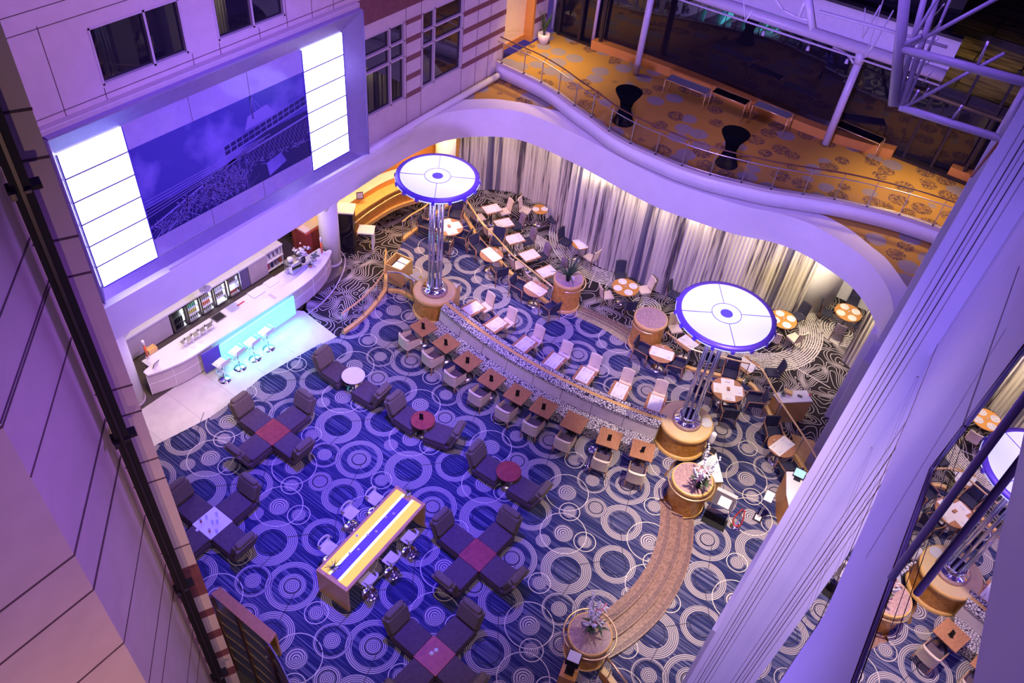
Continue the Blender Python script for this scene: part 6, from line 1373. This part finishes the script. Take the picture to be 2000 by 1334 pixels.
wb = off(wq, 1.25*sg); m = MB(); m.sheet([(p[0], p[1], 2.94) for p in wb]+[(wb[-1][0]+3, wb[-1][1]-.9, 2.94)], [(p[0], p[1]+.12, 2.94) for p in wb]+[(wb[-1][0]+3, wb[-1][1]-.75, 2.94)], 2.94, 'wood_orange')
m2 = MB(); m2.prism([(15.9, 19.4), (wb[0][0], wb[0][1]), (wb[0][0]-.1, wb[0][1]+.15), (15.8, 19.55)], 0, 2.94, 'wood_orange'); struct(m2.build('wall_panelled_end'))
for k in range(1, len(wb), 3): m.box((wb[k][0], wb[k][1]-.005, 1.5), (.012, .012, 2.8), 'wood_light')
struct(m.build('wall_panelled'))
for k in (4, 8, 12, 15):
    q0, q1 = wb[k], wb[min(k+1, len(wb)-1)]; a = ang(q0, q1); tt = empty('picture_light', '%s long slim wall lamp from the left on the orange panelling' % ORD[(k-4)//4], 'wall lamp', (q0[0], q0[1]-.06, 2.3), a, 'slim wall lamps'); MB().box((0, 0, 0), (.55, .05, .03), 'dark_metal').build('bar', tt); MB().box((0, -.01, -.02), (.5, .03, .015), 'collar_light').build('tube', tt)
p = at(706, 398, 1.1); t = empty('menu_easel', 'small grey tablet leaning on the end of the orange buffet counter', 'tablet', (p[0]+.1, p[1]+.15, 1.181), -.6); M = rot('X', -20, (0, 0, 0)); MB().box((0, 0, .15), (.26, .02, .28), 'dark_metal', 0, M).build('frame', t); MB().box((0, -.012, .15), (.22, .006, .22), 'gloss_panel', 0, M).build('screen', t)
# tall glass-fronted cooler beside the bar column
c = [at(*p, 0) for p in ((664, 489), (690, 488))]; p = at(681, 480, 0); t = empty('tall_display_cooler', 'tall black glass-fronted cooler cabinet right of the bar column', 'cabinet', (p[0]+.15, p[1]+.25, zr(p[0])), -.95)
MB().box((0, .05, .95), (.66, .56, 1.9), 'dark_metal').build('carcass', t, bevel=.01); MB().box((0, -.245, .98), (.56, .012, 1.7), 'dark_glass').build('glass_door', t); MB().box((0, .05, 1.93), (.75, .66, .05), 'plaster_white').build('top', t); MB().tube([(-.29, -.27, .6), (-.29, -.27, 1.3)], .012, 'steel', 6).build('handle', t)
p = at(718, 462, .45); t = empty('low_bench', 'low white-topped shelf unit between the tall cooler and the buffet counter', 'shelf', (p[0]+.15, p[1]+.2, -.2), -.95); MB().box((0, 0, .78), (.62, .55, .05), 'white_top').build('top', t); MB().box((.25, 0, .38), (.06, .5, .76), 'plaster').build('side_panel', t)
p = at(606, 446, 1.0); t = empty('red_counter', 'dark red wooden counter with a white top behind the bar column', 'counter', (p[0]+.1, p[1]+.2, 0)); MB().box((0, 0, .5), (1.0, .8, 1.0), 'wood_red').build('body', t); MB().box((.1, .1, 1.02), (1.1, .8, .05), 'white_top').build('top', t)
# service trolley with linen beside the ramp balustrade
p = at(782, 510, .5); t = empty('linen_trolley', 'wooden box trolley with white linen and dark compartment left of the lamp column', 'trolley', (p[0]-.1, p[1], ZB), .15)
m = MB(); 
for (x, y, sx, sy) in ((-.38, 0, .03, .70), (.38, 0, .03, .70), (0, -.35, .78, .03), (0, .35, .78, .03)): m.box((x, y, .48), (sx, sy, .84), 'wood_light')
m.build('case', t); MB().box((0, 0, .55), (.72, .66, .03), 'dark_metal').build('inner_shelf', t); MB().box((-.16, -.10, .78), (.36, .40, .12), 'white_paper').build('linen_stack', t); MB().box((.2, -.10, .78), (.26, .40, .12), 'white_paper').build('linen_stack', t)
t, c = counter_box([(800, 537), (816, 531), (833, 543), (820, 552)], ZB, ZB+1.0, 'white_top', 'wood_light', 'service_counter', 'small white-topped counter with a yellow note beside the left planter', 'counter')
p = at(821, 541, ZB+1.0); tag(MB().box((0, 0, .004), (.12, .1, .008), 'yellow_item').build('paper_note', loc=(p[0], p[1], ZB+1.001)), 'small yellow note on the counter left of the lamp base', 'note')
t, c = counter_box([(868, 546), (893, 556), (900, 552), (880, 575)], ZB, ZB+1.1, 'white_top', 'wood_light', 'service_counter', 'tall white-topped wooden cabinet against the right side of the left planter', 'counter')
# dark-fronted wine cabinet with pink wood top, bottom left
zt2 = 1.15; P = [at(x, y, zt2) for x, y in ((430, 1146), (540, 1237), (525, 1258), (412, 1160))]
t = empty('shelf_cabinet', 'curved cabinet with a pink wood top and dark gridded front at the bottom left', 'cabinet', (P[0][0], P[0][1], 0)); o = P[0]; Q = [(p[0]-o[0], p[1]-o[1]) for p in P]
MB().prism(Q, zt2-.06, zt2, 'wood_top').build('top', t); 
e0, e1 = Q[2], Q[3]; e2 = at(600, 1420, .9); e2 = (e2[0]-o[0], e2[1]-o[1]); fr_ = smooth([e1, e0, e2], 8)
A = fr_; m = MB(); m.ribbon([(a[0], a[1], -3.2) for a in A], [(a[0], a[1], zt2-.06) for a in A], 'slate', False); m.prism([Q[0], Q[1], (Q[1][0]*.8+Q[2][0]*.2, Q[1][1]*.8+Q[2][1]*.2), (Q[0][0]*.8+Q[3][0]*.2, Q[0][1]*.8+Q[3][1]*.2)], 0, zt2-.07, 'wood_orange'); m.build('body', t)
for z in (-2.4, -1.7, -1.0, -.30, .40): MB().tube([(a[0], a[1], z) for a in A], .026, 'brass', 4).build('shelf_edge', t)
for k in range(0, len(A), 4): MB().box((A[k][0], A[k][1], -1.05), (.09, .09, 4.2), 'wood_dark').build('upright', t)
MB().tube([(a[0], a[1], zt2-.02) for a in A], .02, 'frame_metal', 6).build('top_trim', t)

p = at(1379, 826, .97); t = empty('serving_tray', 'round white tray on the wooden planter under the right disc lamp', 'tray', (p[0], p[1], .965)); MB().lathe((0, 0, 0), [(.16, 0), (.19, .02), (.18, .02), (.15, .006)], 28, 'white_plastic').build('dish', t)
